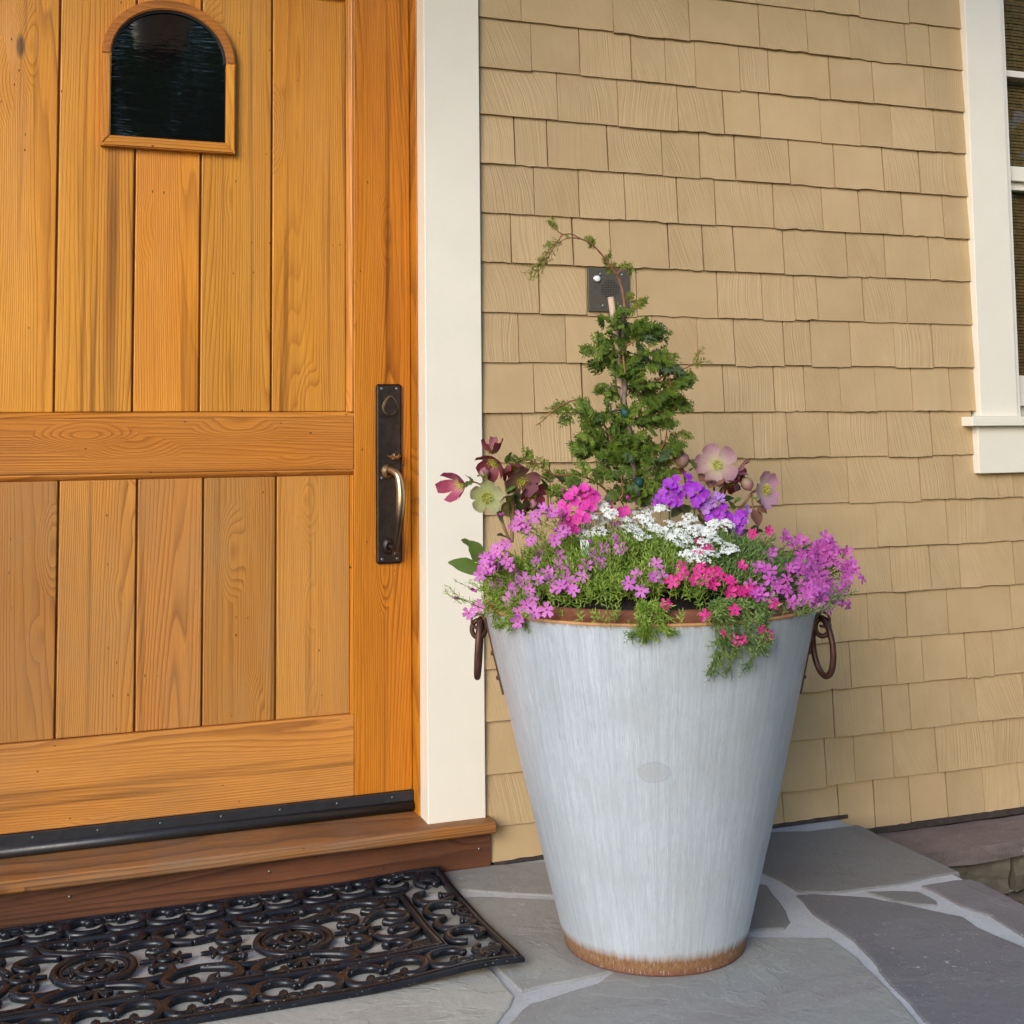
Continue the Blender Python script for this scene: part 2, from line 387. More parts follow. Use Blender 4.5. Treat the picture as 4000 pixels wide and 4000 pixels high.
M['plate'] = plain('intercom_metal', (.115, .102, .082), .45, .3, nscale=200)
M['flash'] = plain('dark_flashing', (.045, .032, .028), .7, nscale=60, amp=.4)
M['hole'] = plain('speaker_hole_black', (.004, .004, .004), .8)
M['button'] = plain('button_plastic', (.80, .83, .86), .3, nscale=5, amp=.02)
M['chrome'] = plain('brushed_chrome', (.55, .54, .50), .3, .9)
M['screw'] = plain('steel_screw', (.20, .19, .18), .4, .9)
M['green_screw'] = plain('tarnished_screw', (.12, .16, .16), .5, .5)
M['tape'] = plain('green_tie_tape', (.012, .075, .055), .6)
M['tagp'] = plain('plant_tag_plastic', (.82, .83, .84), .4, amp=.02)
def glass_mat(name, col, bumpy):
    t = NT(name); v = t.coords('Object')
    h = t.noise(t.vmath('MULTIPLY', v, (5, 5, 42)), 1, 3, .6, .5)
    h2 = t.noise(t.vmath('MULTIPLY', v, (18, 5, 130)), 1, 2, .5)
    h = t.math('ADD', h, t.math('MULTIPLY', h2, .25))
    return t.fin(col, .03, t.bump(h, bumpy, .01), 0, 1.0)
M['pane'] = glass_mat('wavy_dark_glass', (.004, .004, .005), .055)
def clear_glass():
    t = NT('window_glass'); g = t.node('ShaderNodeBsdfGlossy'); g.inputs['Roughness'].default_value = .02
    tr = t.node('ShaderNodeBsdfTransparent'); tr.inputs[0].default_value = (.88, .88, .85, 1)
    fr = t.node('ShaderNodeFresnel'); fr.inputs[0].default_value = 1.5
    mx = t.node('ShaderNodeMixShader'); geo = t.node('ShaderNodeNewGeometry'); t.put(mx, 0, t.math('MULTIPLY', fr.outputs[0], t.math('SUBTRACT', 1.0, geo.outputs['Backfacing']))); t.l.new(tr.outputs[0], mx.inputs[1]); t.l.new(g.outputs[0], mx.inputs[2])
    t.l.new(mx.outputs[0], t.out.inputs[0]); return t.m
M['glass'] = clear_glass()
M['blind'] = plain('woven_blind', (.22, .145, .058), .7, nscale=60, amp=.4)
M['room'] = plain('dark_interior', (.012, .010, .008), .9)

def leafy(name, a, b, trans=.3, rough=.45, nscale=30, spec=.35, rand=True, vein=None):
    t = NT(name); v = t.coords('Object', jitter=5); r = t.rnd()
    n = t.noise(v, nscale, 3); f = t.math('ADD', t.math('MULTIPLY', t.ramp(n, [(.3, 0), (.7, 1)]), .6), t.math('MULTIPLY', r, .4)) if rand else t.ramp(n, [(.3, 0), (.7, 1)])
    c = t.mix(f, a, b)
    d = t.node('ShaderNodeBsdfTranslucent'); t.put(d, 0, c)
    mx = t.node('ShaderNodeMixShader'); mx.inputs[0].default_value = trans
    t.fin(c, rough, None, 0, spec)
    t.l.new(t.b.outputs[0], mx.inputs[1]); t.l.new(d.outputs[0], mx.inputs[2]); t.l.new(mx.outputs[0], t.out.inputs[0])
    return t.m
M['conifer'] = leafy('conifer_foliage', (.026, .070, .008), (.175, .245, .022), .22, .5, 55)
M['conifer_y'] = leafy('conifer_young_foliage', (.13, .165, .022), (.24, .26, .035), .25, .5, 55)
M['conifer_b'] = leafy('conifer_blue_foliage', (.055, .105, .045), (.13, .185, .085), .2, .5, 55)
M['bark_o'] = plain('young_orange_bark', (.27, .105, .05), .7, nscale=90, amp=.35, bump=.4)
M['bark_g'] = plain('grey_bark', (.20, .155, .12), .8, nscale=90, amp=.35, bump=.5)
M['bamboo'] = plain('bamboo_cane', (.48, .33, .23), .55, nscale=35, amp=.25)
M['needle'] = leafy('phlox_foliage', (.10, .20, .018), (.38, .50, .085), .3, .45, 28, rand=False)
M['needle_b'] = leafy('phlox_blue_foliage', (.080, .165, .035), (.29, .39, .115), .3, .45, 28, rand=False)
M['candy'] = leafy('candytuft_foliage', (.10, .20, .015), (.30, .43, .05), .35, .45, 28, rand=False)
M['lilac'] = leafy('lilac_petal', (.56, .13, .56), (.74, .24, .60), .35, .5, 60)
M['purplepink'] = leafy('purple_pink_petal', (.48, .085, .50), (.68, .16, .50), .35, .5, 60)
M['crimson'] = leafy('crimson_petal', (.62, .020, .20), (.76, .05, .32), .3, .5, 60)
M['magenta'] = leafy('magenta_petal', (.72, .045, .40), (.80, .085, .48), .3, .5, 60)
M['violet'] = leafy('violet_petal', (.30, .022, .55), (.46, .06, .62), .3, .5, 60)
M['violet_p'] = leafy('pale_violet_petal', (.38, .18, .55), (.52, .28, .66), .3, .5, 60)
M['white'] = leafy('white_petal', (.78, .80, .74), (.86, .87, .84), .25, .5, 60)
M['eye'] = plain('flower_eye', (.30, .01, .12), .6)
M['eye_y'] = plain('yellow_stamens', (.60, .50, .05), .6)
M['stem'] = leafy('green_stem', (.13, .17, .035), (.20, .23, .05), .1)
M['stem_b'] = plain('brown_stem', (.22, .12, .055), .6, amp=.3)
M['leaf'] = leafy('broad_leaf', (.13, .22, .045), (.21, .31, .075), .25, .35, 20)
M['leaf_d'] = leafy('dark_leaf', (.018, .045, .014), (.035, .075, .022), .2, .3, 20)
def hell_petal(name, inner, outer, edge, size=.05):
    t = NT(name); v = t.coords('Object'); n = t.node('ShaderNodeVectorMath', operation='LENGTH'); t.put(n, 0, v)
    sep = t.node('ShaderNodeSeparateXYZ'); t.put(sep, 0, v); ang = t.math('ARCTAN2', sep.outputs[1], sep.outputs[0])
    q = t.node('ShaderNodeCombineXYZ'); t.put(q, 0, t.math('MULTIPLY', ang, 16)); t.put(q, 1, t.math('MULTIPLY', n.outputs['Value'], 30))
    vein = t.noise(q.outputs[0], 1.6, 3, .6); rr = t.math('ADD', t.math('DIVIDE', n.outputs['Value'], size), t.math('MULTIPLY', t.math('SUBTRACT', vein, .5), .5))
    c = t.ramp(rr, [(.12, inner), (.55, outer), (.95, edge)]); c = t.mix(t.ramp(vein, [(.55, 0), (.70, .4)]), c, tuple(x * .6 for x in edge))
    d = t.node('ShaderNodeBsdfTranslucent'); t.put(d, 0, c); mx = t.node('ShaderNodeMixShader'); mx.inputs[0].default_value = .3
    t.fin(c, .45, None, 0, .35); t.l.new(t.b.outputs[0], mx.inputs[1]); t.l.new(d.outputs[0], mx.inputs[2]); t.l.new(mx.outputs[0], t.out.inputs[0]); return t.m
M['hell_pink'] = hell_petal('hellebore_pink', (.45, .40, .20), (.54, .20, .28), (.44, .09, .17), .036)
M['hell_red'] = hell_petal('hellebore_maroon', (.30, .22, .10), (.26, .07, .09), (.20, .03, .05), .042)
M['hell_mauve'] = hell_petal('hellebore_mauve', (.42, .36, .18), (.38, .17, .20), (.28, .10, .14), .05)
M['hell_pale'] = hell_petal('hellebore_pale_mauve', (.55, .54, .26), (.50, .34, .33), (.36, .19, .24), .054)
M['hell_green'] = hell_petal('hellebore_green', (.44, .50, .15), (.42, .46, .21), (.36, .34, .19), .040)
M['hell_blush'] = hell_petal('hellebore_blush', (.60, .54, .34), (.58, .36, .42), (.48, .24, .35), .048)
M['bract'] = leafy('brown_bract', (.19, .085, .060), (.26, .13, .085), .2, .5, 25)
M['ground'] = plain('garden_ground', (.055, .065, .030), .9, nscale=3, amp=.4, bump=.6, bdist=.02)
M['treeleaf'] = leafy('tree_leaf', (.10, .24, .05), (.20, .34, .09), .5, .5, 2)
M['trunkbark'] = plain('tree_bark', (.07, .05, .035), .9, nscale=12, amp=.4, bump=.8, bdist=.02)
M['lanternglass'] = plain('frosted_lantern_glass', (.62, .60, .54), .35, amp=.05)

# ------------------------------------------------------------------ setting: ground, porch floor
def ground():
    n = 24; V = []; F = []
    for i in range(n + 1):
        for j in range(n + 1):
            x = ((i / n) * 2 - 1); y = ((j / n) * 2 - 1)
            X = math.copysign(abs(x) ** 3, x) * 400; Y = math.copysign(abs(y) ** 3, y) * 400
            V.append((X, Y, -.46 + .02 * mnoise.noise(Vector((X * .5, Y * .5, 0)))))
    for i in range(n):
        for j in range(n):
            a = i * (n + 1) + j; F.append((a, a + n + 1, a + n + 2, a + 1))
    o = link('ground', mesh('ground', V, F, M['ground'])); o['kind'] = 'structure'
ground()

FLX0, FLX1, FLY = -2.2, 2.205, -2.3
def slab(name, x0, x1, y0, y1, z0, z1, mat, parent=None): return box(name, x0, x1, y0, y1, z0, z1, mat, parent, .004)
porch = slab('porch_floor', FLX0, FLX1, FLY, .10, -.47, -.0045, M['mortar']); porch['kind'] = 'structure'
POFF = Vector(porch.location)

def refine(poly, step=.03, amp=.004, seed=0):
    out = []; n = len(poly)
    for i in range(n):
        a = Vector(poly[i]); b = Vector(poly[(i + 1) % n]); k = max(1, int((b - a).length / step))
        d = (b - a); nn = Vector((-d.y, d.x)).normalized()
        for j in range(k):
            p = a + d * (j / k)
            w = mnoise.noise(Vector((p.x * 14, p.y * 14, seed))) * amp + mnoise.noise(Vector((p.x * 45, p.y * 45, seed + 5))) * amp * .6
            out.append(p + nn * w)
    return out
def area(P): return sum(P[i].x * P[(i + 1) % len(P)].y - P[(i + 1) % len(P)].x * P[i].y for i in range(len(P))) / 2
def flagstone(poly, mat, parent, off, top=0.0, thick=.03, seed=0, edge=.003):
    P = refine(poly, .028, .0045, seed)
    if area(P) < 0: P = P[::-1]
    n = len(P); c = sum(P, Vector((0, 0))) / n
    V = []; F = []
    tilt = (R.uniform(-.001, .001), R.uniform(-.001, .001))
    def ring(ins, z):
        for i, p in enumerate(P):
            t = (P[(i + 1) % n] - P[i - 1]); nn = Vector((-t.y, t.x)).normalized()
            q = p + nn * ins
            V.append((q.x - c.x, q.y - c.y, z + (tilt[0] * (q.x - c.x) + tilt[1] * (q.y - c.y) if z > -.01 else 0)))
    ring(0, -thick); ring(0, -edge); ring(edge * .8, -edge * .25); ring(edge * 2, 0)
    for k in range(3):
        for i in range(n):
            j = (i + 1) % n; F.append((k * n + i, k * n + j, (k + 1) * n + j, (k + 1) * n + i))
    F.append(tuple(3 * n + i for i in range(n)))
    return link('flagstone', mesh('flagstone', V, F, mat), parent, Vector((c.x, c.y, top)) - off)
def z3(x, y): return (2900 + x * .5694, 3000 + y * .5694)
def fu(x, y): return (x * 2.0704, y * 2.0704)
def floor_poly(f, pts): return [on_z(*f(*p), 0).xy for p in pts]
E1 = FLX1 + .018
S1 = floor_poly(z3, [(190, 436), (450, 430), (700, 398), (790, 387), (870, 420), (960, 468), (1160, 555), (1380, 652), (1500, 712), (1310, 740), (1180, 772), (1080, 797), (830, 826), (640, 846), (400, 845), (370, 835), (270, 768), (140, 713), (-100, 700), (-700, 690), (-850, 600), (-830, 500)])
S2 = floor_poly(z3, [(120, 792), (165, 800), (250, 905), (302, 980), (332, 1050), (290, 1098), (60, 1105), (-100, 1112), (-560, 1100), (-660, 900), (-560, 790), (-100, 778)])
S3 = floor_poly(z3, [(845, 846), (1040, 838), (1215, 845), (1330, 908), (1336, 936), (1190, 931), (1060, 911), (950, 880)])
S4 = floor_poly(z3, [(1225, 806), (1450, 768), (1560, 760), (1640, 785), (1932, 935), (2300, 1130), (2750, 1390), (2700, 1500), (2500, 1460), (2150, 1270), (1932, 1158), (1700, 1008), (1500, 945), (1330, 850)])
S5 = floor_poly(z3, [(370, 870), (480, 863), (700, 872), (880, 886), (1060, 920), (1180, 945), (1310, 975), (1510, 1015), (1620, 1090), (1710, 1130), (1932, 1222), (2200, 1360), (2450, 1520), (2560, 1640)]) + [Vector((2.19, -1.39)), Vector((1.58, -1.39))] + floor_poly(z3, [(1285, 1756), (1250, 1735), (1140, 1610), (1010, 1470), (880, 1310), (770, 1180), (640, 1100), (560, 1050), (480, 990), (420, 910)])
S6 = floor_poly(fu, [(985, 1905), (1000, 1893), (1130, 1853), (1200, 1800), (1300, 1772), (1417, 1766), (1530, 1768), (1565, 1768), (1590, 1784), (1618, 1806), (1652, 1838), (1688, 1875), (1735, 1932), (1775, 1978)]) + [Vector((1.52, -1.39)), Vector((.77, -1.39))] + floor_poly(fu, [(958, 1935)])
L1 = floor_poly(fu, [(700, 1668), (840, 1640), (905, 1633), (1030, 1625), (1130, 1616), (1112, 1692), (1045, 1688), (960, 1684), (872, 1678), (800, 1690), (740, 1700)])
L2 = floor_poly(fu, [(885, 1691), (960, 1693), (1045, 1696), (1120, 1700), (1180, 1730), (1215, 1780), (1170, 1828), (1125, 1838), (1000, 1864), (985, 1870), (945, 1835), (920, 1805), (830, 1765), (790, 1712)])
L3 = floor_poly(fu, [(938, 1842), (968, 1878), (962, 1898), (935, 1935), (905, 1990)]) + [Vector((.735, -1.39)), Vector((-.39, -1.39))] + floor_poly(fu, [(-280, 1955), (0, 1890), (400, 1815), (800, 1772), (912, 1814)])
L4 = floor_poly(fu, [(-280, 1930), (0, 1872), (400, 1795), (780, 1758), (745, 1712), (690, 1678), (0, 1762), (-280, 1800)])
for P, mt, sd_ in ((S1, 'stone_m', 1), (S2, 'stone_m', 2), (S3, 'stone_m', 3), (S4, 'stone_d', 4), (S5, 'stone_d', 5), (S6, 'stone_g', 6), (L1, 'stone_g', 7), (L2, 'stone_g', 8), (L3, 'stone_l', 9), (L4, 'stone_l', 10)):
    P = [Vector((min(max(q.x, -.40), E1), max(q.y, -1.39))) for q in P]
    flagstone(P, M[mt], porch, POFF, seed=sd_ * 3.7)
# stones between the camera and the frame, and left of it
ys = [-1.405, -1.71, -2.0, -2.29]
for j in range(3):
    x = -2.18
    while x < 2.0:
        w = min(R.uniform(.5, .85), 2.205 - x)
        if 2.205 - (x + w) < .25: w = 2.205 - x
        j1, j2 = R.uniform(-.05, .05), R.uniform(-.05, .05)
        P = [Vector(q) for q in ((x + .015, ys[j] - .015), (x + w - .015, ys[j] - .015 + (j1 * .3 if j else 0)), (x + w - .015 + (j1 if x + w < 2.1 else 0), ys[j + 1] + .015), (x + .015, ys[j + 1] + .015))]
        flagstone(P, M[R.choice(('stone_l', 'stone_m', 'stone_d'))], porch, POFF, seed=x * 9 + j); x += w
for P in ([(-2.18, -.02), (-1.0, -.02), (-.95, -.42), (-2.18, -.5)], [(-2.18, -.53), (-.98, -.46), (-1.02, -1.39), (-2.18, -1.39)], [(-.96, -.04), (-.52, -.06), (-.50, -.50), (-.92, -.44)], [(-.95, -.48), (-.46, -.54), (-.43, -1.39), (-.98, -1.39)]):
    flagstone([Vector(q) for q in P], M['stone_l'], porch, POFF, seed=P[0][0] * 5)

# porch ceiling and its post, out of frame: they shade the wall from above and bounce warm light
ceil = thing('porch_ceiling', None, None, (0, 0, 0)); ceil['kind'] = 'structure'
CZ, CY = 3.35, -1.05
for i in range(7):
    y1 = -.0 - i * .15; box('ceiling_board', -2.3, 2.45, y1 - .147, y1, CZ, CZ + .02, M['ceil_wood'], ceil, .002, 1)
box('roof_deck', -2.4, 2.55, CY - .10, .05, CZ + .025, CZ + .12, M['ceil_wood'], ceil, .003)
box('fascia', -2.42, 2.57, CY - .13, CY - .103, CZ - .06, CZ + .20, M['trim'], ceil, .003)

# ------------------------------------------------------------------ shingled wall
wall = thing('shingle_wall', 'tan painted cedar shingle wall behind the metal planter', 'wall'); wall['kind'] = 'thing'
for bx_ in ((1.0, 2.915, -.46, 3.35), (2.9155, 3.7645, -.46, 1.2), (3.765, 4.3, -.46, 3.35), (2.9155, 3.7645, 2.9, 3.35)): box('sheathing', bx_[0], bx_[1], .012, .06, bx_[2], bx_[3], M['sheath'], wall, 0)
box('upper_sheathing', -1.6, 1.0, .145, .19, -.46, 3.35, M['sheath'], wall, 0)
ROWH = .14; Z0 = 2.339
def sx(f, pts): return [on_y(*f(*p), -.01).x for p in pts]
def a2(x, y): return (1800 + x * 1.1387, y * 1.1387)
def b1(x, y): return (3200 + x * .9313, 1700 + y * .9313)
J = {
 -1: sx(a2, [(640, -30), (900, 5), (1015, 15), (1213, 38), (1368, 60), (1540, 80)]),
 0: sx(a2, [(207, 75), (523, 108), (785, 140), (1025, 165), (1190, 185), (1337, 200), (1530, 222), (1613, 232)]),
 1: sx(a2, [(243, 240), (409, 255), (587, 272), (703, 287), (806, 297), (960, 312), (1058, 320), (1267, 340), (1417, 355), (1595, 373)]),
 2: sx(a2, [(333, 410), (540, 432), (745, 447), (903, 462), (1029, 470), (1238, 487), (1372, 497), (1480, 508), (1628, 522)]),
 3: sx(a2, [(187, 567), (298, 573), (507, 587), (693, 600), (821, 612), (944, 620), (1131, 632), (1283, 642), (1452, 650), (1577, 660)]),
 4: sx(a2, [(253, 740), (406, 745), (566, 755), (744, 763), (876, 770), (1075, 780), (1243, 787), (1370, 793), (1518, 803), (1660, 808)]),
 5: sx(a2, [(173, 900), (387, 907), (515, 910), (714, 920), (833, 928), (940, 932), (1110, 940), (1328, 948), (1458, 950), (1611, 960)]),
 6: sx(a2, [(271, 1073), (432, 1072), (606, 1080), (883, 1088), (1037, 1093), (1147, 1095), (1224, 1098), (1385, 1103), (1533, 1106)]),
 7: sx(a2, [(200, 1243), (362, 1245), (530, 1247), (660, 1250), (815, 1250), (940, 1252), (1112, 1253), (1203, 1255), (1340, 1257), (1490, 1258), (1622, 1260)]),
 8: sx(a2, [(252, 1413), (418, 1415), (535, 1413), (690, 1412), (903, 1411), (1079, 1411), (1183, 1411), (1305, 1411), (1426, 1410), (1552, 1410), (1682, 1408)]),
 9: sx(a2, [(215, 1587), (380, 1585), (520, 1582), (690, 1580), (838, 1575), (1007, 1567), (1122, 1566), (1267, 1563), (1467, 1562), (1618, 1560)]),
 10: sx(a2, [(310, 1745), (470, 1742), (640, 1740), (840, 1735), (1105, 1725)]) + sx(b1, [(125, 280), (428, 270), (572, 265), (752, 260), (815, 258)]),
 11: sx(b1, [(-1180, 510), (-900, 500), (-700, 495), (-480, 490), (-300, 485), (-90, 480), (245, 467), (368, 463), (540, 452), (707, 445), (862, 440)]),
 12: sx(b1, [(-1240, 720), (-1000, 710), (-760, 700), (-560, 690), (-350, 685), (-120, 680), (60, 668), (305, 655), (470, 645), (593, 635), (822, 622)]),
 13: sx(b1, [(-1150, 930), (-950, 920), (-700, 910), (-500, 900), (-260, 890), (10, 868), (208, 850), (370, 838), (545, 825), (810, 803)]),
 14: sx(b1, [(-1090, 1150), (-880, 1140), (-650, 1120), (-400, 1100), (-170, 1080), (135, 1050), (328, 1037), (438, 1027), (617, 1005), (735, 993)]),
 15: sx(b1, [(-1170, 1350), (-920, 1340), (-690, 1320), (-480, 1300), (-210, 1280), (65, 1258), (268, 1237), (385, 1220), (555, 1205), (663, 1195), (862, 1175)]),
 16: sx(b1, [(-1187, 1610), (-950, 1570), (-720, 1545), (-480, 1520), (-230, 1490), (30, 1463), (150, 1450), (313, 1425), (495, 1405), (740, 1375)]),
 17: sx(b1, [(-1060, 1720), (-830, 1700), (-600, 1670), (-390, 1650), (-150, 1620), (83, 1590), (233, 1635), (385, 1615), (540, 1593), (692, 1567), (840, 1548)]),
}
def rand_row(x0, x1):
    out = []; x = x0 + R.uniform(.06, .2)
    while x < x1 - .06: out.append(x); x += R.uniform(.09, .24)
    return out
for k in (-3, -2): J[k] = rand_row(1.09, 2.76)
XL, XR = 1.088, 2.768
def shingle(x0, x1, zb, zt, seed, drop=0.0, skew=0.0):
    w = x1 - x0; cx = (x0 + x1) / 2; cz = (zb + zt) / 2; n = 7
    rr = random.Random(seed); rough = rr.choice((.0005, .0012, .0028))
    tb = .0135 + rr.uniform(-.0025, .0028); tt = .0035
    V = []; F = []
    for i in range(n + 1):
        f = i / n; x = x0 + w * f - cx; xt = x + skew
        zbb = zb - drop - cz + (rr.uniform(-rough, rough) if 0 < i < n else rr.uniform(-.0006, .0006))
        yb = -tb + rr.uniform(-.0003, .0003)
        V += [(xt, -tt, zt - cz), (x, yb + .0012, zbb + .0018), (x, yb + .0006, zbb), (x, .011, zbb), (xt, .011, zt - cz)]
    for i in range(n):
        a = i * 5; b = a + 5
        for q in range(4): F.append((a + q, b + q, b + q + 1, a + q + 1))
    F.append((0, 1, 2, 3, 4)); e = n * 5; F.append((e + 4, e + 3, e + 2, e + 1, e))
    return link('shingle', mesh('shingle', V, F, M['shingle']), wall, (cx, 0, cz))
INT_X0, INT_X1, INT_Z0, INT_Z1 = 1.414, 1.542, 1.507, 1.632
for k in sorted(J):
    zb = Z0 - ROWH * k; zt = zb + ROWH + .012
    xr = XR if k <= 8 else (2.752 if k == 9 else 4.1)
    js = [x for x in J[k] if XL + .03 < x < xr - .02]
    if xr > 3.5:
        x = max(js)
        while x < xr - .3: x += R.uniform(.10, .22); js.append(x)
    xs = [XL] + js + [xr]
    for a, b in zip(xs[:-1], xs[1:]):
        g = R.choice((.0008, .0012, .0016, .0022, .0030))
        zbb = zb; dr = R.choice((0, 0, 0, .0006, .0012, .002)) if R.random() < .93 else .0045
        if k == 17: zbb, dr = (.008, 0) if b < 2.26 else (-.041, 0)
        shingle(a + (.0004 if a == XL else g), b - (.0004 if b == xr else g), zbb, zt, R.random(), dr, R.uniform(-.0012, .0012))
flash = box('flashing', 1.112, 2.235, -.016, .011, -.0035, .007, M['flash'], wall, .001)
box('flashing', 2.26, 4.1, -.014, .011, -.062, -.043, M['flash'], wall, .001)

# ------------------------------------------------------------------ stone ledge right of the porch
ledge = thing('stone_ledge', 'low rough stone ledge with purplish cap along the wall beyond the porch', 'stone ledge', (2.21, -.1, -.46))
LO = Vector(ledge.location)
def rough_slab(name, x0, x1, y0, y1, z0, z1, mat, seed, nx=26, ny=5, nz=3, amp=.008):
    bm = bmesh.new(); bmesh.ops.create_cube(bm, size=1)
    bmesh.ops.subdivide_edges(bm, edges=bm.edges[:], cuts=7, use_grid_fill=True)
    for v in bm.verts:
        p = Vector((x0 + (v.co.x + .5) * (x1 - x0), y0 + (v.co.y + .5) * (y1 - y0), z0 + (v.co.z + .5) * (z1 - z0)))
        s = seed * 10
        d = Vector((mnoise.noise(p * 14 + Vector((s, 0, 0))), mnoise.noise(p * 14 + Vector((0, s, 0))), mnoise.noise(p * 16 + Vector((0, 0, s))) * .5)) * amp
        d += Vector((0, mnoise.noise(p * 45 + Vector((s, s, 0))), 0)) * amp * .6
        v.co = p + d
    c = Vector(((x0 + x1) / 2, (y0 + y1) / 2, (z0 + z1) / 2))
    for v in bm.verts: v.co -= c
    return link(name, bm_mesh(name, bm, mat), ledge, c - LO)
for i, (x0, x1) in enumerate(((2.24, 2.98), (2.99, 3.55), (3.56, 4.1))):
    rough_slab('cap_stone', x0, x1, -.212, -.014, -.112, -.064, M['stone_c'], i + 1, amp=.011)
zc = -.118; row = 0
while zc > -.44:
    h = R.uniform(.085, .12); x = 2.215 + R.uniform(-.0, .02)
    while x < 4.05:
        w = R.uniform(.16, .30); rough_slab('ledge_stone', x, min(x + w, 4.1), -.175 - R.uniform(0, .02), -.03, zc - h, zc, M['stone_w'], x * 3 + row, amp=.012); x += w + R.uniform(.012, .02)
    zc -= h + .014; row += 1
box('ledge_mortar', 2.21, 4.1, -.150, .011, -.46, -.114, M['mortar'], ledge, 0)

# ------------------------------------------------------------------ door frame: casing, jamb, sill, riser
frame = thing('door_frame', 'cream painted door casing with wooden sill and riser under the door', 'door frame'); frame['kind'] = 'thing'
DXL, DXR = -.405, .922
box('casing', .927, 1.088, -.023, .052, .128, 2.62, M['trim'], frame, .002)
box('casing', -.571, -.410, -.023, .052, .128, 2.62, M['trim'], frame, .002)
box('head_casing', -.571, 1.088, -.024, .052, 2.622, 2.80, M['trim'], frame, .002)
box('jamb', .9235, .957, .0535, .20, .129, 2.60, M['wood_stile'], frame, .0015)
box('jamb', -.445, -.4065, .0535, .20, .129, 2.60, M['wood_stile'], frame, .0015)
def sill():
    # slightly sloping worn board with an eased nose
    n = 40; prof = [(.20, .131), (.0, .1295), (-.056, .1285), (-.066, .1270), (-.071, .122), (-.072, .112), (-.070, .1025), (-.066, .0985), (.20, .0985)]
    V = []; F = []; x0, x1 = -.66, 1.100
    for i in range(n + 1):
        x = x0 + (x1 - x0) * i / n
        for y, z in prof:
            w = mnoise.noise(Vector((x * 9, y * 20, z * 20))) * .0010
            V.append((x - .22, y + (w if y < -.04 else 0), z - .115 + w * .6))
    k = len(prof)
    for i in range(n):
        for q in range(k - 1): F.append((i * k + q, i * k + q + 1, (i + 1) * k + q + 1, (i + 1) * k + q))
    F.append(tuple(range(k))[::-1]); F.append(tuple(n * k + q for q in range(k)))
    return link('sill', mesh('sill', V, F, M['wood_sill']), frame, (.22, 0, .115))
sill()
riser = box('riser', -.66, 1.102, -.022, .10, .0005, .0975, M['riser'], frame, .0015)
for px in ((272, 3503), (1053, 3404), (1872, 3316)):
    p = on_y(*px, -.022); V, F = lathe([(0, -.0005), (.0032, -.0004), (.0040, .0012)], 12)
    V = [(a, -.0225 - (.0012 - c), b) for a, b, c in V]
    o = link('nail', mesh('nail', [(v[0] + p.x + .0 - riser.location.x, v[1] - riser.location.y, v[2] + p.z - riser.location.z) for v in V], F, M['screw'], True), riser)

# ------------------------------------------------------------------ door
door = thing('front_door', 'orange stained plank door with small arched window and bronze handle', 'door', (.26, .15, .131)); door['kind'] = 'thing'
DO = Vector(door.location)
YF, YB = .115, .128                                   # stile face and board face
box('stile', .760, DXR, YF, .165, .186, 2.58, M['wood_stile'], door, .0025)
box('stile', DXL, -.243, YF, .165, .186, 2.58, M['wood_stile'], door, .0025)
box('rail', -.2425, .7595, YF, .165, 1.066, 1.209, M['wood_h'], door, .0025)
box('rail', -.2425, .7595, YF, .165, .186, .402, M['wood_hlow'], door, .0025)
box('rail', -.2425, .7595, YF, .165, 2.40, 2.58, M['wood_h'], door, .0025)
box('panel_backing', -.2425, .7595, .139, .166, .402, 2.40, M['wood_stile'], door, 0)
for (z0, z1, mt) in ((.402, 1.050, 'wood_low'), (1.225, 2.385, 'wood_v')):
    xs = [-.228, -.018, .174, .344, .534, .740] if z0 > 1 else [-.228, -.003, .189, .357, .549, .750]
    for i in range(5):
        wv = R.uniform(-.0015, .0015)
        box('board', xs[i] + (.0026 if i else 0), xs[i + 1] - (.0026 if i < 4 else 0), YB + wv, .1385, z0 + R.uniform(0, .0015), z1, M[mt], door, .0028)
def molding(x0, x1, z0, z1, horizontal, flip, mat):
    # quarter-round bead: face slopes back from the stile face to the boards
    pr = [(0, YF + .001), (.22, YF + .0006), (.45, YF + .003), (.75, YF + .008), (1.0, YB + .001), (1.0, .1385), (0, .1385)]
    V = []; F = []
    for e in (0, 1):
        for f, y in pr:
            f2 = 1 - f if flip else f
            if horizontal: V.append(((x0 if e == 0 else x1), y, z0 + (z1 - z0) * f2))
            else: V.append((x0 + (x1 - x0) * f2, y, (z0 if e == 0 else z1)))
    k = len(pr)
    for q in range(k): F.append((q, (q + 1) % k, k + (q + 1) % k, k + q))
    F.append(tuple(range(k))); F.append(tuple(k + q for q in range(k))[::-1])
    c = Vector(((x0 + x1) / 2, YF, (z0 + z1) / 2)); bm = bmesh.new()
    vs = [bm.verts.new(Vector(v) - c) for v in V]
    for f in F: bm.faces.new([vs[i] for i in f])
    return link('molding', bm_mesh('molding', bm, M[mat]), door, c - DO)
molding(-.2425, .7595, 1.2095, 1.2245, True, False, 'wood_h')
molding(-.2425, .7595, 1.0505, 1.0655, True, True, 'wood_h')
molding(.7405, .7595, 1.225, 2.40, False, True, 'wood_stile')
molding(.7505, .7595, .4025, 1.050, False, True, 'wood_stile')
molding(-.2425, -.2285, 1.225, 2.40, False, False, 'wood_stile')
molding(-.2425, -.2285, .4025, 1.050, False, False, 'wood_stile')
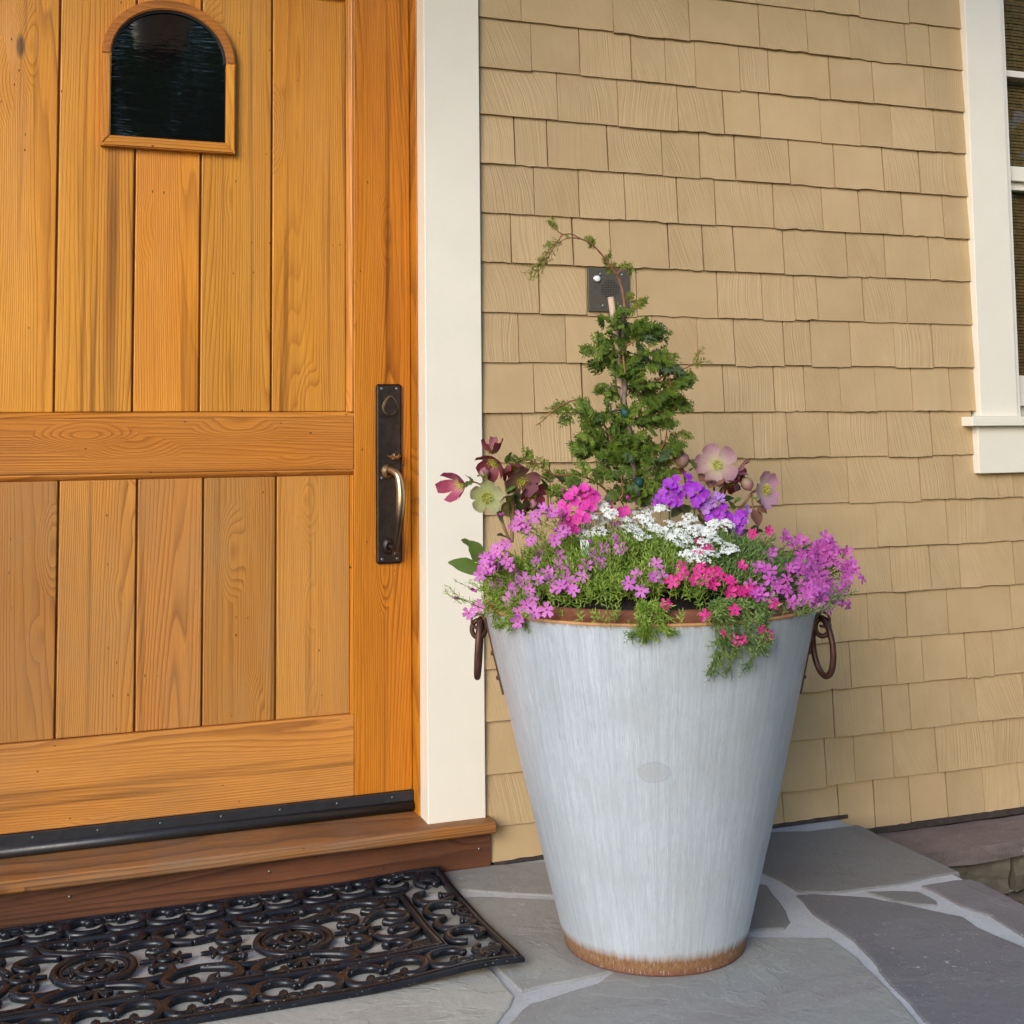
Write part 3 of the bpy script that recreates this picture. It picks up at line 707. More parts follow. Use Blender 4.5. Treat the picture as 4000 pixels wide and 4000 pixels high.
# rubber sweep along the bottom edge
sweep = box('door_sweep', DXL, DXR, .104, .16, .158, .1855, M['rubber'], door, .001)
V, F = tube([(DXL - sweep.location.x - DO.x, 0, 0), (DXR - .001 - sweep.location.x - DO.x, 0, 0)], .0145, 14)
link('sweep_bulb', mesh('sweep_bulb', [(v[0], v[1] * 1.1 + .104 + .003 - DO.y - sweep.location.y, v[2] + .1465 - DO.z - sweep.location.z) for v in V], F, M['rubber'], True), sweep)
for i in range(9):
    x = .862 - i * .152
    V, F = lathe([(0, .0), (.0027, .0004), (.0032, .0016)], 10)
    link('screw', mesh('screw', [(x + a - DO.x - sweep.location.x, .1025 + c - DO.y - sweep.location.y, .174 + b - DO.z - sweep.location.z) for a, b, c in V], F, M['green_screw'], True), sweep)
# arched window: pane, two side pieces, bottom piece, arch
XA0, XA1, ZA0, ZSP = .0855, .4315, 1.925, 2.172
fx, fz = (XA0 + XA1) / 2, ZSP
win = thing('arched_window', None, None, (0, 0, 0)); win.parent = door; win.location = Vector((fx, YB, 2.1)) - DO
WO = Vector((fx, YB, 2.1))
def arch_pts(rx, rz, n=28): return [(fx + rx * math.cos(math.pi * i / n), fz + rz * math.sin(math.pi * i / n)) for i in range(n + 1)]
def prism_y(name, poly, y0, y1, mat, parent, off, bev=.002):
    bm = bmesh.new(); vs = [bm.verts.new((x, y0, z)) for x, z in poly]; f = bm.faces.new(vs)
    r = bmesh.ops.extrude_face_region(bm, geom=[f]); bmesh.ops.translate(bm, verts=[g for g in r['geom'] if isinstance(g, bmesh.types.BMVert)], vec=(0, y1 - y0, 0))
    if bev: bmesh.ops.bevel(bm, geom=[e for e in bm.edges if abs(e.verts[0].co.y - y0) < 1e-6 and abs(e.verts[1].co.y - y0) < 1e-6], offset=bev, segments=2, affect='EDGES')
    cx = sum(p[0] for p in poly) / len(poly); cz = sum(p[1] for p in poly) / len(poly)
    for v in bm.verts: v.co -= Vector((cx, YB, cz))
    return link(name, bm_mesh(name, bm, mat), parent, Vector((cx, YB, cz)) - off)
RXO, RZO, RXI, RZI = .173, .160, .149, .134
FY = YB - .024
prism_y('pane', [(fx - .151, 1.950), (fx + .151, 1.950)] + arch_pts(.151, .137), YB - .006, YB - .001, M['pane'], win, WO, 0)
arch = arch_pts(RXO, RZO) + arch_pts(RXI, RZI)[::-1]
prism_y('arch_molding', arch, FY, YB - .0005, M['wood_h'], win, WO, .003)
prism_y('side_molding', [(XA0, ZA0 + .0005), (XA0, ZSP - .0005), (fx - RXI, ZSP - .0005), (fx - RXI, 1.953)], FY + .001, YB - .0005, M['wood_v'], win, WO, .003)
prism_y('side_molding', [(XA1, ZA0 + .0005), (XA1, ZSP - .0005), (fx + RXI, ZSP - .0005), (fx + RXI, 1.953)], FY + .001, YB - .0005, M['wood_v'], win, WO, .003)
prism_y('bottom_molding', [(XA0, ZA0 - .0005), (XA1, ZA0 - .0005), (fx + RXI, 1.9525), (fx - RXI, 1.9525)], FY, YB - .0005, M['wood_h'], win, WO, .003)
bead = arch_pts(RXI + .001, RZI + .001) + arch_pts(RXI - .0055, RZI - .0055)[::-1]
prism_y('black_bead', bead, YB - .014, YB - .0055, M['rubber'], win, WO, 0)
# handle set
hs = box('handle_plate', .8205, .8945, YF - .0085, YF - .0005, .804, 1.301, M['bronze'], door, .006, 1)
HO = DO + Vector(hs.location)
def sub(name, V, F, mat, smooth=True): return link(name, mesh(name, [Vector(v) - HO for v in V], F, mat, smooth), hs)
PY = YF - .0085
for x, z in ((.8365, 1.288), (.8795, 1.288), (.8365, 1.040), (.8365, .817), (.8795, .817)):
    V, F = lathe([(0, .0), (.0030, .0003), (.0042, .0012), (.0045, .0025)], 12)
    sub('screw', [(x + a, PY - .0018 + c, z + b) for a, b, c in V], F, M['screw'])
def drop_shape(cx, cz, r, h, y0, y1, s=1.0):
    P = []
    for i in range(36):
        t = 2 * math.pi * i / 36; rr = r * (1 - .34 * max(0, math.sin(t)) ** 1.5)
        P.append((cx + rr * math.cos(t) * s, cz + (r * math.sin(t) * (1.0 if math.sin(t) < 0 else h)) * s))
    V = [(x, y0, z) for x, z in P] + [(cx + (x - cx) * .93, y1, cz + (z - cz) * .93) for x, z in P]; n = 36
    F = [(i, (i + 1) % n, n + (i + 1) % n, n + i) for i in range(n)] + [tuple(n + i for i in range(n))]
    return V, F
V, F = drop_shape(.8600, 1.236, .0235, 1.45, PY, PY - .006); sub('keyhole_rim', V, F, M['brass_worn'], False)
V, F = drop_shape(.8605, 1.236, .0205, 1.45, PY - .005, PY - .010); sub('keyhole_cover', V, F, M['bronze'], False)
# thumb latch: a bent tongue
V = []; F = []
for i in range(9):
    t = i / 8
    for j in range(5):
        s = j / 4 * 2 - 1; wdt = .008 + .010 * math.sin(math.pi * min(1, .25 + t * .8))
        V.append((.868 + s * wdt, PY - .001 - .040 * t, 1.098 - .010 * math.sin(t * 2.6) + .010 * s * s + .006 * t))
for i in range(8):
    for j in range(4): a = i * 5 + j; F.append((a, a + 1, a + 6, a + 5))
V2 = [(x, y, z - .003) for x, y, z in V]; n = len(V)
F2 = [tuple(n + i for i in f)[::-1] for f in F]
rimv = [i * 5 for i in range(9)] + [8 * 5 + j for j in range(1, 5)] + [i * 5 + 4 for i in range(7, -1, -1)] + [3, 2, 1]
F3 = [(rimv[i], rimv[(i + 1) % len(rimv)], n + rimv[(i + 1) % len(rimv)], n + rimv[i]) for i in range(len(rimv))]
sub('thumb_latch', V + V2, F + F2 + F3, M['brass_worn'])
V, F = lathe([(.017, .0), (.019, .004), (.0165, .008), (.0105, .014), (.009, .016)], 24)
sub('upper_rosette', [(.853 + a, PY - c, 1.058 + b * 1.1) for a, b, c in V], F, M['brass_worn'])
sub('lower_rosette', [(.853 + a * .8, PY - c * .7, .853 + b * 1.15) for a, b, c in V], F, M['bronze'])
pts = spline([(.853, PY - .006, 1.058), (.858, PY - .030, 1.061), (.870, PY - .050, 1.045), (.875, PY - .058, 1.005), (.874, PY - .058, .960), (.870, PY - .052, .910), (.866, PY - .042, .868), (.865, PY - .034, .845), (.866, PY - .034, .832)], 6)
rads = []
for i in range(len(pts)):
    t = i / (len(pts) - 1)
    rads.append(.0095 + .0035 * math.exp(-((t - .45) / .18) ** 2) - .002 * max(0, t - .75) * 4 + (.0045 if t > .965 else 0))
V, F = tube(pts, rads, 16); g = sub('grip', V, F, M['grip'])
for v in g.data.vertices: v.co += HO                    # keep world-height coordinates for the wear in the metal
g.location = -HO
V, F = tube(spline([(.856, PY - .004, .853), (.862, PY - .020, .850), (.866, PY - .034, .845)], 5), .008, 12); sub('lower_stem', V, F, M['bronze'])

# ------------------------------------------------------------------ window at the right edge
wd = thing('house_window', 'cream framed sash window with woven blind at the right edge', 'window', (3.34, 0, 1.17)); wd['kind'] = 'thing'
box('casing', 2.768, 2.916, -.032, .052, 1.1985, 2.9, M['trim'], wd, .002)
box('casing', 3.764, 3.912, -.032, .052, 1.1985, 2.9, M['trim'], wd, .002)
box('window_sill', 2.713, 3.967, -.058, .05, 1.168, 1.198, M['trim'], wd, .0025)
box('apron', 2.752, 3.928, -.034, .011, 1.017, 1.1675, M['trim'], wd, .002)
box('jamb', 2.9165, 2.938, -.020, .10, 1.1985, 2.9, M['trim'], wd, .001); box('jamb', 3.742, 3.7635, -.020, .10, 1.1985, 2.9, M['trim'], wd, .001)
us = box('sash_stile', 2.9385, 2.962, 0.0110, 0.0410, 1.99, 2.9, M['trim'], wd, .0015)
box('sash_stile', 2.9385, 2.962, 0.0280, 0.0580, 1.235, 1.99, M['trim'], wd, .0015)
box('sash_stile', 3.718, 3.7415, 0.0110, 0.0580, 1.235, 2.9, M['trim'], wd, .0015)
box('muntin', 2.9625, 3.7175, 0.0140, 0.0360, 2.343, 2.365, M['trim'], wd, .0015)
box('meeting_rail', 2.9625, 3.7175, 0.0060, 0.0460, 1.985, 2.035, M['trim'], wd, .0025)
box('lower_sash_rail', 2.9625, 3.7175, 0.0240, 0.0580, 1.958, 1.9845, M['trim'], wd, .0015)
box('bottom_rail', 2.9385, 3.7175, 0.0260, 0.0580, 1.2345, 1.335, M['trim'], wd, .002)
box('stool', 2.9165, 3.7635, 0.0505, 0.0900, 1.2005, 1.234, M['trim'], wd, .001)
box('pane', 2.9625, 3.7175, 0.0300, 0.0330, 2.0355, 2.9, M['glass'], wd, 0); box('pane', 2.9625, 3.7175, 0.0420, 0.0450, 1.3355, 1.9575, M['glass'], wd, 0)
V = []; F = []
for i in range(150):
    z = 1.30 + i * .0108; h = .0040; y = .062 + (.0025 if i % 2 else 0); o = len(V)
    V += [(2.935, y, z - h), (3.745, y, z - h), (3.745, y, z + h), (2.935, y, z + h), (2.935, y + .003, z - h), (3.745, y + .003, z - h), (3.745, y + .003, z + h), (2.935, y + .003, z + h)]
    F += [tuple(o + q for q in f) for f in ((0, 1, 2, 3), (7, 6, 5, 4), (0, 4, 5, 1), (3, 2, 6, 7), (1, 5, 6, 2), (0, 3, 7, 4))]
for x in (2.992, 3.12, 3.25, 3.38, 3.51, 3.64):
    V2, F2 = tube([(x, .060, 1.25), (x, .060, 2.92)], .0016, 6); o = len(V); V += V2; F += [tuple(o + q for q in f) for f in F2]
bl = link('blind', mesh('blind', [Vector(v) - Vector(wd.location) for v in V], F, M['blind']), wd)
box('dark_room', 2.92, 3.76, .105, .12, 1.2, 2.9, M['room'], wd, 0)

# ------------------------------------------------------------------ intercom
ic = thing('intercom', 'dark square intercom plate with white button on the shingles', 'intercom', ((INT_X0 + INT_X1) / 2, -.015, (INT_Z0 + INT_Z1) / 2))
IO = Vector(ic.location)
plate = box('plate', INT_X0, INT_X1, -.0185, -.006, INT_Z0, INT_Z1, M['plate'], ic, .001)
def icp(name, V, F, mat, parent=ic): return link(name, mesh(name, [Vector(v) - IO for v in V], F, mat, True), parent)
def disc_y(x, z, r, y, d, n=20): 
    V, F = lathe([(0, d), (r * .8, d), (r, d * .6), (r, 0)], n); return [(x + a, y - c, z + b) for a, b, c in V], F
V, F = disc_y(1.4405, 1.601, .0118, -.0185, .0040); icp('button_ring', V, F, M['chrome'])
V, F = disc_y(1.4405, 1.601, .0085, -.0222, .0030); icp('button', V, F, M['button'])
for x, z in ((1.4525, 1.6155), (1.4585, 1.524), (1.521, 1.6155), (1.515, 1.524)):
    V, F = disc_y(x, z, .0034, -.0185, .0012, 12); icp('screw', V, F, M['chrome'])
V, F = disc_y(1.4395, 1.5815, .0013, -.0185, .0003, 8); icp('pin_hole', V, F, M['hole'])
for i in range(-5, 6):
    for j in range(-5, 6):
        if i * i + j * j <= 29:
            V, F = disc_y(1.4815 + i * .0051, 1.5715 + j * .0051, .0017, -.0185, .00035, 8); icp('speaker_hole', V, F, M['hole'])

# ------------------------------------------------------------------ doormat: moulded rubber scrollwork
mat = thing('doormat', 'black rubber doormat with openwork scroll pattern before the door', 'doormat', (.30, -.3575, 0))
MO = Vector(mat.location); MR = M['mat']
def lift(x, y):
    # the near right corner has curled up off the stone
    a = max(0, min(1, (x - .55) / .30)); b = max(0, min(1, (-.40 - y) / .25))
    w = max(0, 1 - ((x - .86) / .26) ** 2)
    z = .017 * b * w * a
    c = max(0, min(1, (x - .70) / .18)) * max(0, min(1, (y + .16) / .12))
    return z + .010 * c + .0015 * mnoise.noise(Vector((x * 5, y * 5, 0)))
def mat_mesh(name, V, F, smooth=True, parent=None):
    V = [Vector((v[0], v[1], max(.0006, v[2]) + lift(v[0], v[1]) + .0006)) - MO for v in V]
    return link(name, mesh(name, V, F, MR, smooth), parent or mat)
def mat_rail(name, x0, x1, y0, y1, w, h):
    # closed rectangular frame with a ribbed section
    pr = [(0, .001), (0, h * .55), (w * .10, h * .82), (w * .26, h * .86), (w * .33, h * .62), (w * .42, h * .62), (w * .50, h), (w * .78, h), (w * .95, h * .7), (w, h * .3), (w, .001)]
    cs = [(x0, y0, 1, 1), (x1, y0, -1, 1), (x1, y1, -1, -1), (x0, y1, 1, -1)]
    sec = []
    for q in range(4):
        ax, ay, sx_, sy_ = cs[q]; bx, by, tx_, ty_ = cs[(q + 1) % 4]; n = 30 if q % 2 == 0 else 16
        for i in range(n):
            f = i / n
            if i == 0: sec.append([(ax + sx_ * o, ay + sy_ * o, z) for o, z in pr])
            else:
                if q % 2 == 0: sec.append([(ax + (bx - ax) * f + (0), ay + sy_ * o, z) for o, z in pr])
                else: sec.append([(ax + sx_ * o, ay + (by - ay) * f, z) for o, z in pr])
    V = [v for s_ in sec for v in s_]; k = len(pr); n = len(sec); F = []
    for i in range(n):
        j = (i + 1) % n
        for q in range(k - 1): F.append((i * k + q, i * k + q + 1, j * k + q + 1, j * k + q))
    return mat_mesh(name, V, F, False)
MX0, MX1, MY0, MY1 = -.357, .957, -.685, -.030
mat_rail('outer_border', MX0, MX1, MY0, MY1, .022, .0145)
mat_rail('inner_border', -.228, .828, -.548, -.160, .024, .0155)
def scroll(name, pts, r=.0104, ball=1.35, start=1.0, h=.0075, n=8):
    P = spline([Vector((x, y, h)) for x, y in pts], 5); k = len(P); rr = []
    for i in range(k):
        t = i / (k - 1); q = r * (.78 + .30 * math.sin(math.pi * min(1, t * 1.05)))
        if t < .08: q *= start
        if i >= k - 3: q *= ball
        if i == k - 1: q *= .55
        rr.append(q)
    V, F = tube(P, rr, n, True, 1.0)
    return mat_mesh(name, V, F)
CX, CY_ = .30, -.3545
def xf(pts, cx, cy, sx=1, sy=1, rot=False): return [((cx + sx * (y if rot else x)), (cy + sy * (x if rot else y))) for x, y in pts]
# border arches: a mirrored pair either side of a small bow
ARCH = [(.003, .018), (.016, .042), (.046, .051), (.078, .038), (.088, .008), (.078, -.022), (.056, -.034), (.038, -.024), (.036, -.008)]
BOW = [(-.030, 0), (-.018, .008), (0, .002), (.018, .008), (.030, 0)]
def torus(cx, cy, R0, r, h, n=28, m_=8):
    V = []; F = []
    for i in range(n):
        a = 2 * math.pi * i / n
        for j in range(m_):
            b = 2 * math.pi * j / m_
            V.append((cx + (R0 + r * math.cos(b)) * math.cos(a), cy + (R0 + r * math.cos(b)) * math.sin(a), h + r * math.sin(b)))
    for i in range(n):
        for j in range(m_):
            F.append((i * m_ + j, ((i + 1) % n) * m_ + j, ((i + 1) % n) * m_ + (j + 1) % m_, i * m_ + (j + 1) % m_))
    return V, F
def palmette(name, cx, cy, ang, s=1.0, lobes=5, spread=1.9):
    parts = []
    for i in range(lobes):
        a = ang + (i / (lobes - 1) - .5) * spread; L = (.034 + .010 * (1 - abs(i / (lobes - 1) - .5) * 2)) * s
        d = Vector((math.cos(a), math.sin(a), 0)); b = Vector((cx, cy, .0075))
        q = Vector((-d.y, d.x, 0)) * (.010 * s * (i / (lobes - 1) - .5))
        P = spline([b, b + d * L * .5 + q * .5, b + d * L + q * 2], 4)
        parts.append(tube(P, [.0040 * s + .0028 * s * math.sin(math.pi * k / (len(P) - 1) * .8) for k in range(len(P))], 6))
    V, F = join(parts); return mat_mesh(name, V, F)
def bow(cx, cy, rot, s=1):
    parts = []
    for e in (-1, 1):
        P = [(0, 0), (.012, .010), (.027, .010), (.033, 0), (.027, -.010), (.012, -.009), (0, 0)]
        P = spline([Vector((cx + (e * x if not rot else y * s), cy + (y * s if not rot else e * x), .0085)) for x, y in P], 4)
        parts.append(tube(P, .0048, 6))
    P = [Vector((cx + (x if not rot else y), cy + (y if not rot else x), .008)) for x, y in ((-.030, 0), (0, .001), (.030, 0))]; parts.append(tube(P, .0062, 6))
    parts.append(tube([Vector((cx, cy, .004)), Vector((cx, cy, .0165))], [.008, .005], 8))
    V, F = join(parts); mat_mesh('bow_motif', V, F)
for sy in (1, -1):
    yc = CY_ - sy * .266
    for i in range(-3, 4):
        xc = CX + i * .183
        for e in (-1, 1):
            if abs(xc + e * .046 - CX) > .56: continue
            scroll('scroll', xf(ARCH, xc, yc, e, sy))
        if abs(xc - CX) < .56: bow(xc, yc - sy * .030, False, sy)
for sx_ in (1, -1):
    xc = CX + sx_ * .593
    for i, yc in enumerate((0, .183, -.183)):
        for e in (-1, 1):
            if abs(yc + e * .046) > .20: continue
            scroll('scroll', xf(ARCH, xc, CY_ + yc, -sx_, e, True))
    bow(xc + sx_ * .030, CY_, True, sx_)
    for sy in (1, -1):
        palmette('corner_leaf', CX + sx_ * .575, CY_ + sy * .250, math.atan2(sy, sx_), 1.25, 6, 1.1)
        scroll('scroll', xf([(.0, .0), (.02, .03), (.0, .055), (-.03, .045), (-.035, .02), (-.018, .012)], CX + sx_ * .590, CY_ + sy * .215, -sx_, sy), .0085)
        palmette('corner_leaf', CX + sx_ * .455, CY_ + sy * .135, math.atan2(sy * .8, sx_), 1.15, 5, 1.1)
# field
BIGC = [(.0, .076), (.030, .084), (.062, .098), (.079, .130), (.066, .163), (.038, .172), (.017, .160), (.020, .141), (.036, .140)]
PALM = [(.020, .094), (.058, .104), (.095, .125), (.110, .152), (.092, .173), (.060, .172), (.043, .155)]
HOOK = [(.070, .092), (.105, .104), (.138, .098), (.158, .078), (.152, .053), (.130, .044), (.112, .054)]
ENDC = [(.125, .10), (.118, .125), (.135, .160), (.175, .170), (.220, .158), (.238, .130), (.225, .108), (.200, .104), (.185, .118)]
ENDR = [(.170, .028), (.190, .065), (.225, .085), (.262, .072), (.278, .045), (.265, .020), (.235, .018), (.218, .034)]
for sy in (1, -1):
    for sx_ in (1, -1): scroll('scroll', xf(BIGC, CX, CY_, sx_, sy), .0112)
    for mx in (-1, 1):
        cx = CX + mx * .215
        for sx_ in (1, -1):
            scroll('scroll', xf(PALM, cx, CY_, sx_, sy), .0110); scroll('scroll', xf(HOOK, cx, CY_, sx_, sy), .0100)
        palmette('palmette', cx, CY_ + sy * .118, math.pi / 2 * sy, 1.05)
        scroll('scroll', xf(ENDC, cx, CY_, mx, sy), .0106); scroll('scroll', xf(ENDR, cx, CY_, mx, sy), .0102)
for mx in (-1, 1):
    cx = CX + mx * .215
    V, F = join([torus(cx, CY_, .083, .0085, .008), torus(cx, CY_, .069, .0040, .009), torus(cx, CY_, .034, .0065, .008, 24), torus(cx, CY_, .017, .0055, .012, 20)])
    mat_mesh('medallion', V, F)
    for i in range(4): palmette('palmette', cx + .034 * math.cos(i * math.pi / 2), CY_ + .034 * math.sin(i * math.pi / 2), i * math.pi / 2, .75, 3, 1.5)
    for e in (-1, 1):
        hx = cx + e * .150
        V, F = torus(hx, CY_, .0155, .0075, .009, 20); mat_mesh('rosette', V, F)
        palmette('palmette', hx + .018, CY_, 0, .85, 3, 1.6); palmette('palmette', hx - .018, CY_, math.pi, .85, 3, 1.6)

# ------------------------------------------------------------------ planter
PC = Vector((1.290, -.6373, 0)); RB, RTP, HT = .206, .3835, .7615
pot = thing('metal_planter', 'tall tapered galvanised metal planter with rusty rim and ring handles', 'planter', PC)
prof = [(.0, .004), (RB - .012, .004), (RB - .006, .0), (RB, .001), (RB + .0012, .005)]
for i in range(1, 25):
    t = i / 24; prof.append((RB + .0012 + (RTP - RB - .0012) * t + .0035 * math.sin(math.pi * t), .005 + (HT - .005) * t))
V, F = lathe(prof, 128)
V = [(x + .0022 * mnoise.noise(Vector((x * 7, y * 7, z * 5))), y + .0022 * mnoise.noise(Vector((x * 7, y * 7, z * 5 + 9))), z) for x, y, z in V]
link('body', mesh('body', V, F, M['galv'], True), pot)
V, F = lathe([(RTP - .001, HT - .004), (RTP + .0022, HT - .001), (RTP + .0015, HT + .0022), (RTP - .003, HT + .003)], 128); link('rim_edge', mesh('rim_edge', V, F, M['rim_edge'], True), pot)
V, F = lathe([(RTP - .003, HT + .0028), (RTP - .009, HT + .0060), (RTP - .018, HT + .0125), (RTP - .026, HT + .022), (RTP - .029, HT + .0265), (RTP - .031, HT + .0265), (RTP - .034, HT + .018), (RTP - .040, HT - .04), (RTP - .05, HT - .12)], 128)
link('rim', mesh('rim', V, F, M['rim'], True), pot)
def handle(ang, swing):
    # flat strap riveted down the side, curled over at the top, with a forged ring hanging in the eye
    d = Vector((math.cos(ang), math.sin(ang), 0)); tn = Vector((-d.y, d.x, 0)); up = Vector((0, 0, 1))
    sl = (RTP - RB) / HT
    def side(z, out=0.0): return d * (RB + sl * z + .0038 * math.sin(math.pi * z / HT) + out) + up * z
    path = [side(.555, .003), side(.60, .003), side(.65, .003), side(.695, .0035), side(.718, .004), side(.730, .008)]
    top = side(.735, .014); c = side(.722, .021)
    for a in range(1, 8):
        w = math.radians(155 - a * 38); path.append(c + d * (.0165 * math.cos(w)) + up * (.0165 * math.sin(w)))
    P = spline(path, 4); V = []; F = []
    hw, th = .0125, .0042
    for i, p in enumerate(P):
        t = (P[min(i + 1, len(P) - 1)] - P[max(i - 1, 0)]).normalized(); nn = tn.cross(t).normalized()
        V += [p + tn * hw - nn * th / 2, p + tn * hw + nn * th / 2, p - tn * hw + nn * th / 2, p - tn * hw - nn * th / 2]
    for i in range(len(P) - 1):
        for k in range(4): F.append((i * 4 + k, i * 4 + (k + 1) % 4, (i + 1) * 4 + (k + 1) % 4, (i + 1) * 4 + k))
    F += [(3, 2, 1, 0), tuple(len(P) * 4 - 4 + k for k in range(4))]
    bm = bmesh.new(); vs = [bm.verts.new(v) for v in V]
    for f in F: bm.faces.new([vs[i] for i in f])
    st = link('handle_strap', bm_mesh('handle_strap', bm, M['iron']), pot)
    for z in (.592, .648):
        a_ = side(z, .004); V, F = tube([a_, a_ + d * .0045, a_ + d * .0065], [.0058, .0052, .001], 10); link('rivet', mesh('rivet', V, F, M['iron'], True), st)
    V, F = tube([side(.700, .002), side(.700, .014)], .0042, 8); link('peg', mesh('peg', V, F, M['iron'], True), st)
    # ring: elongated loop hanging in the eye of the strap, plus a short connecting link
    ax = (tn * math.cos(swing) + d * math.sin(swing)).normalized()
    cc = c - d * .006
    lk = [cc + up * (.012 - .032 + .032 * math.cos(w)) + d * (.015 * math.sin(w)) for w in [2 * math.pi * k / 24 for k in range(25)]]
    rp = []
    for k in range(41):
        w = 2 * math.pi * k / 40
        rp.append(cc + up * (-.062 + .066 * math.cos(w)) + ax * (.036 * math.sin(w)) + d * (.006 - .004 * math.cos(w)))
    V, F = tube(rp, .0073, 12); link('ring', mesh('ring', V, F, M['iron'], True), pot)
    lk = [cc + up * (-.018 + .020 * math.cos(2 * math.pi * k / 20)) + d * (.016 * math.sin(2 * math.pi * k / 20) + .006) for k in range(21)]
    V, F = tube(lk, .0058, 10); link('link', mesh('link', V, F, M['iron'], True), pot)
vdir = math.atan2(PC.y - CAM.y, PC.x)                       # bearing from the camera to the planter
handle(vdir + math.pi / 2 + .10, 0.05); handle(vdir - math.pi / 2 - .02, -.55)
V, F = lathe([(0, .868), (.12, .858), (.22, .825), (.30, .775), (RTP - .042, .722)], 48)
V = [(x, y, z + .012 * mnoise.noise(Vector((x * 18, y * 18, 0)))) for x, y, z in V]
soil = link('soil', mesh('soil', V, F, M['soil'], True), None, PC); tag(soil, 'dark potting soil filling the metal planter', 'soil', kind='stuff')

# ------------------------------------------------------------------ planting: helpers
def dome(x, y):
    dx, dy = x - PC.x, y - PC.y; a = math.atan2(dy, dx); r = math.hypot(dx, dy)
    Rr = .398 + .022 * math.cos(a) + .010 * math.sin(3 * a + 1.0)
    if r >= Rr: return HT - .03 - (r - Rr) * 1.5
    q = 1 - (r / Rr) ** 2
    return HT - .03 + .185 * q ** .55 + .012 * mnoise.noise(Vector((x * 9, y * 9, 3)))
def dome_n(x, y):
    e = .01; return Vector((-(dome(x + e, y) - dome(x - e, y)) / (2 * e), -(dome(x, y + e) - dome(x, y - e)) / (2 * e), 1)).normalized()
def hit(u, v, lift_=0.0):
    g = ray(u, v); g = g / g.length
    t = 2.0
    while t < 3.6:
        p = CAM + g * t; h = p.z - dome(p.x, p.y) - lift_
        rr = math.hypot(p.x - PC.x, p.y - PC.y)
        if p.z < HT + .035 and rr < RTP + .016 and p.z > HT - .08: return p, Vector((p.x - PC.x, p.y - PC.y, .1)).normalized()
        if h < 0 and rr < .50: return p, dome_n(p.x, p.y)
        t += .006
    # off the mound: level with the planter's axis
    p = on_y(u, v, PC.y - .05); return p, Vector((p.x - PC.x, -.25, .4)).normalized()
def basis(n, spin):
    n = n.normalized(); a = n.orthogonal().normalized(); b = n.cross(a)
    return Matrix((a * math.cos(spin) + b * math.sin(spin), b * math.cos(spin) - a * math.sin(spin), n)).transposed()
def place(name, me, parent, p, n, scale=1.0, spin=None, off=None):
    o = bpy.data.objects.new(name, me); COL.objects.link(o); o.parent = parent
    mt = basis(n, R.uniform(0, 6.28) if spin is None else spin).to_4x4() @ Matrix.Scale(scale, 4)
    mt.translation = p - parent_offset(parent); o.matrix_basis = mt
    return o
def petal(L, W, base, notch, cup, n=4, m_=3, ang=0.0, z0=0.0, twist=0.0):
    """petal in the xy plane from the centre outwards; cup lifts (+) or droops (-) the tip"""
    V = []; F = []
    for i in range(n + 1):
        t = i / n; wd_ = base + (W - base) * math.sin(min(1, t * 1.15) * math.pi / 2) ** 1.3
        if t > .8: wd_ *= 1 - (t - .8) * 1.6
        for j in range(m_ + 1):
            s = j / m_ * 2 - 1
            x = L * t * (1 - (notch * (1 - abs(s)) if i == n else 0) - (.06 * s * s if i == n else 0))
            y = wd_ * s * .5; z = z0 + cup * t * t * L + .10 * L * (s * s - .3) * t + twist * s * t * L
            V.append((x * math.cos(ang) - y * math.sin(ang), x * math.sin(ang) + y * math.cos(ang), z))
    for i in range(n):
        for j in range(m_): a = i * (m_ + 1) + j; F.append((a, a + m_ + 1, a + m_ + 2, a + 1))
    return V, F
def flower_mesh(name, mats, L, W, base, notch, cup, petals=5, seed=0, eye=.0022, tubeL=.012, var=.15):
    rr = random.Random(seed); parts = []; mi = []
    for k in range(petals):
        v, f = petal(L * rr.uniform(1 - var * .5, 1 + var * .3), W * rr.uniform(.9, 1.1), base, notch, cup + rr.uniform(-.15, .15), 3, 2, 2 * math.pi * k / petals + rr.uniform(-.12, .12), 0, rr.uniform(-.12, .12))
        parts.append((v, f)); mi += [0] * len(f)
    if eye:
        n = 8; v = [(eye * math.cos(2 * math.pi * k / n), eye * math.sin(2 * math.pi * k / n), .0008) for k in range(n)] + [(0, 0, .0014)]
        f = [(k, (k + 1) % n, n) for k in range(n)]; parts.append((v, f)); mi += [1] * len(f)
    if tubeL:
        v, f = tube([(0, 0, 0), (0, 0, -tubeL)], [.0013, .0010], 5, False); parts.append((v, f)); mi += [2] * len(f)
    V, F = join(parts); me = mesh(name, V, F, None, True)
    for q in mats: me.materials.append(q)
    me.polygons.foreach_set('material_index', mi); return me
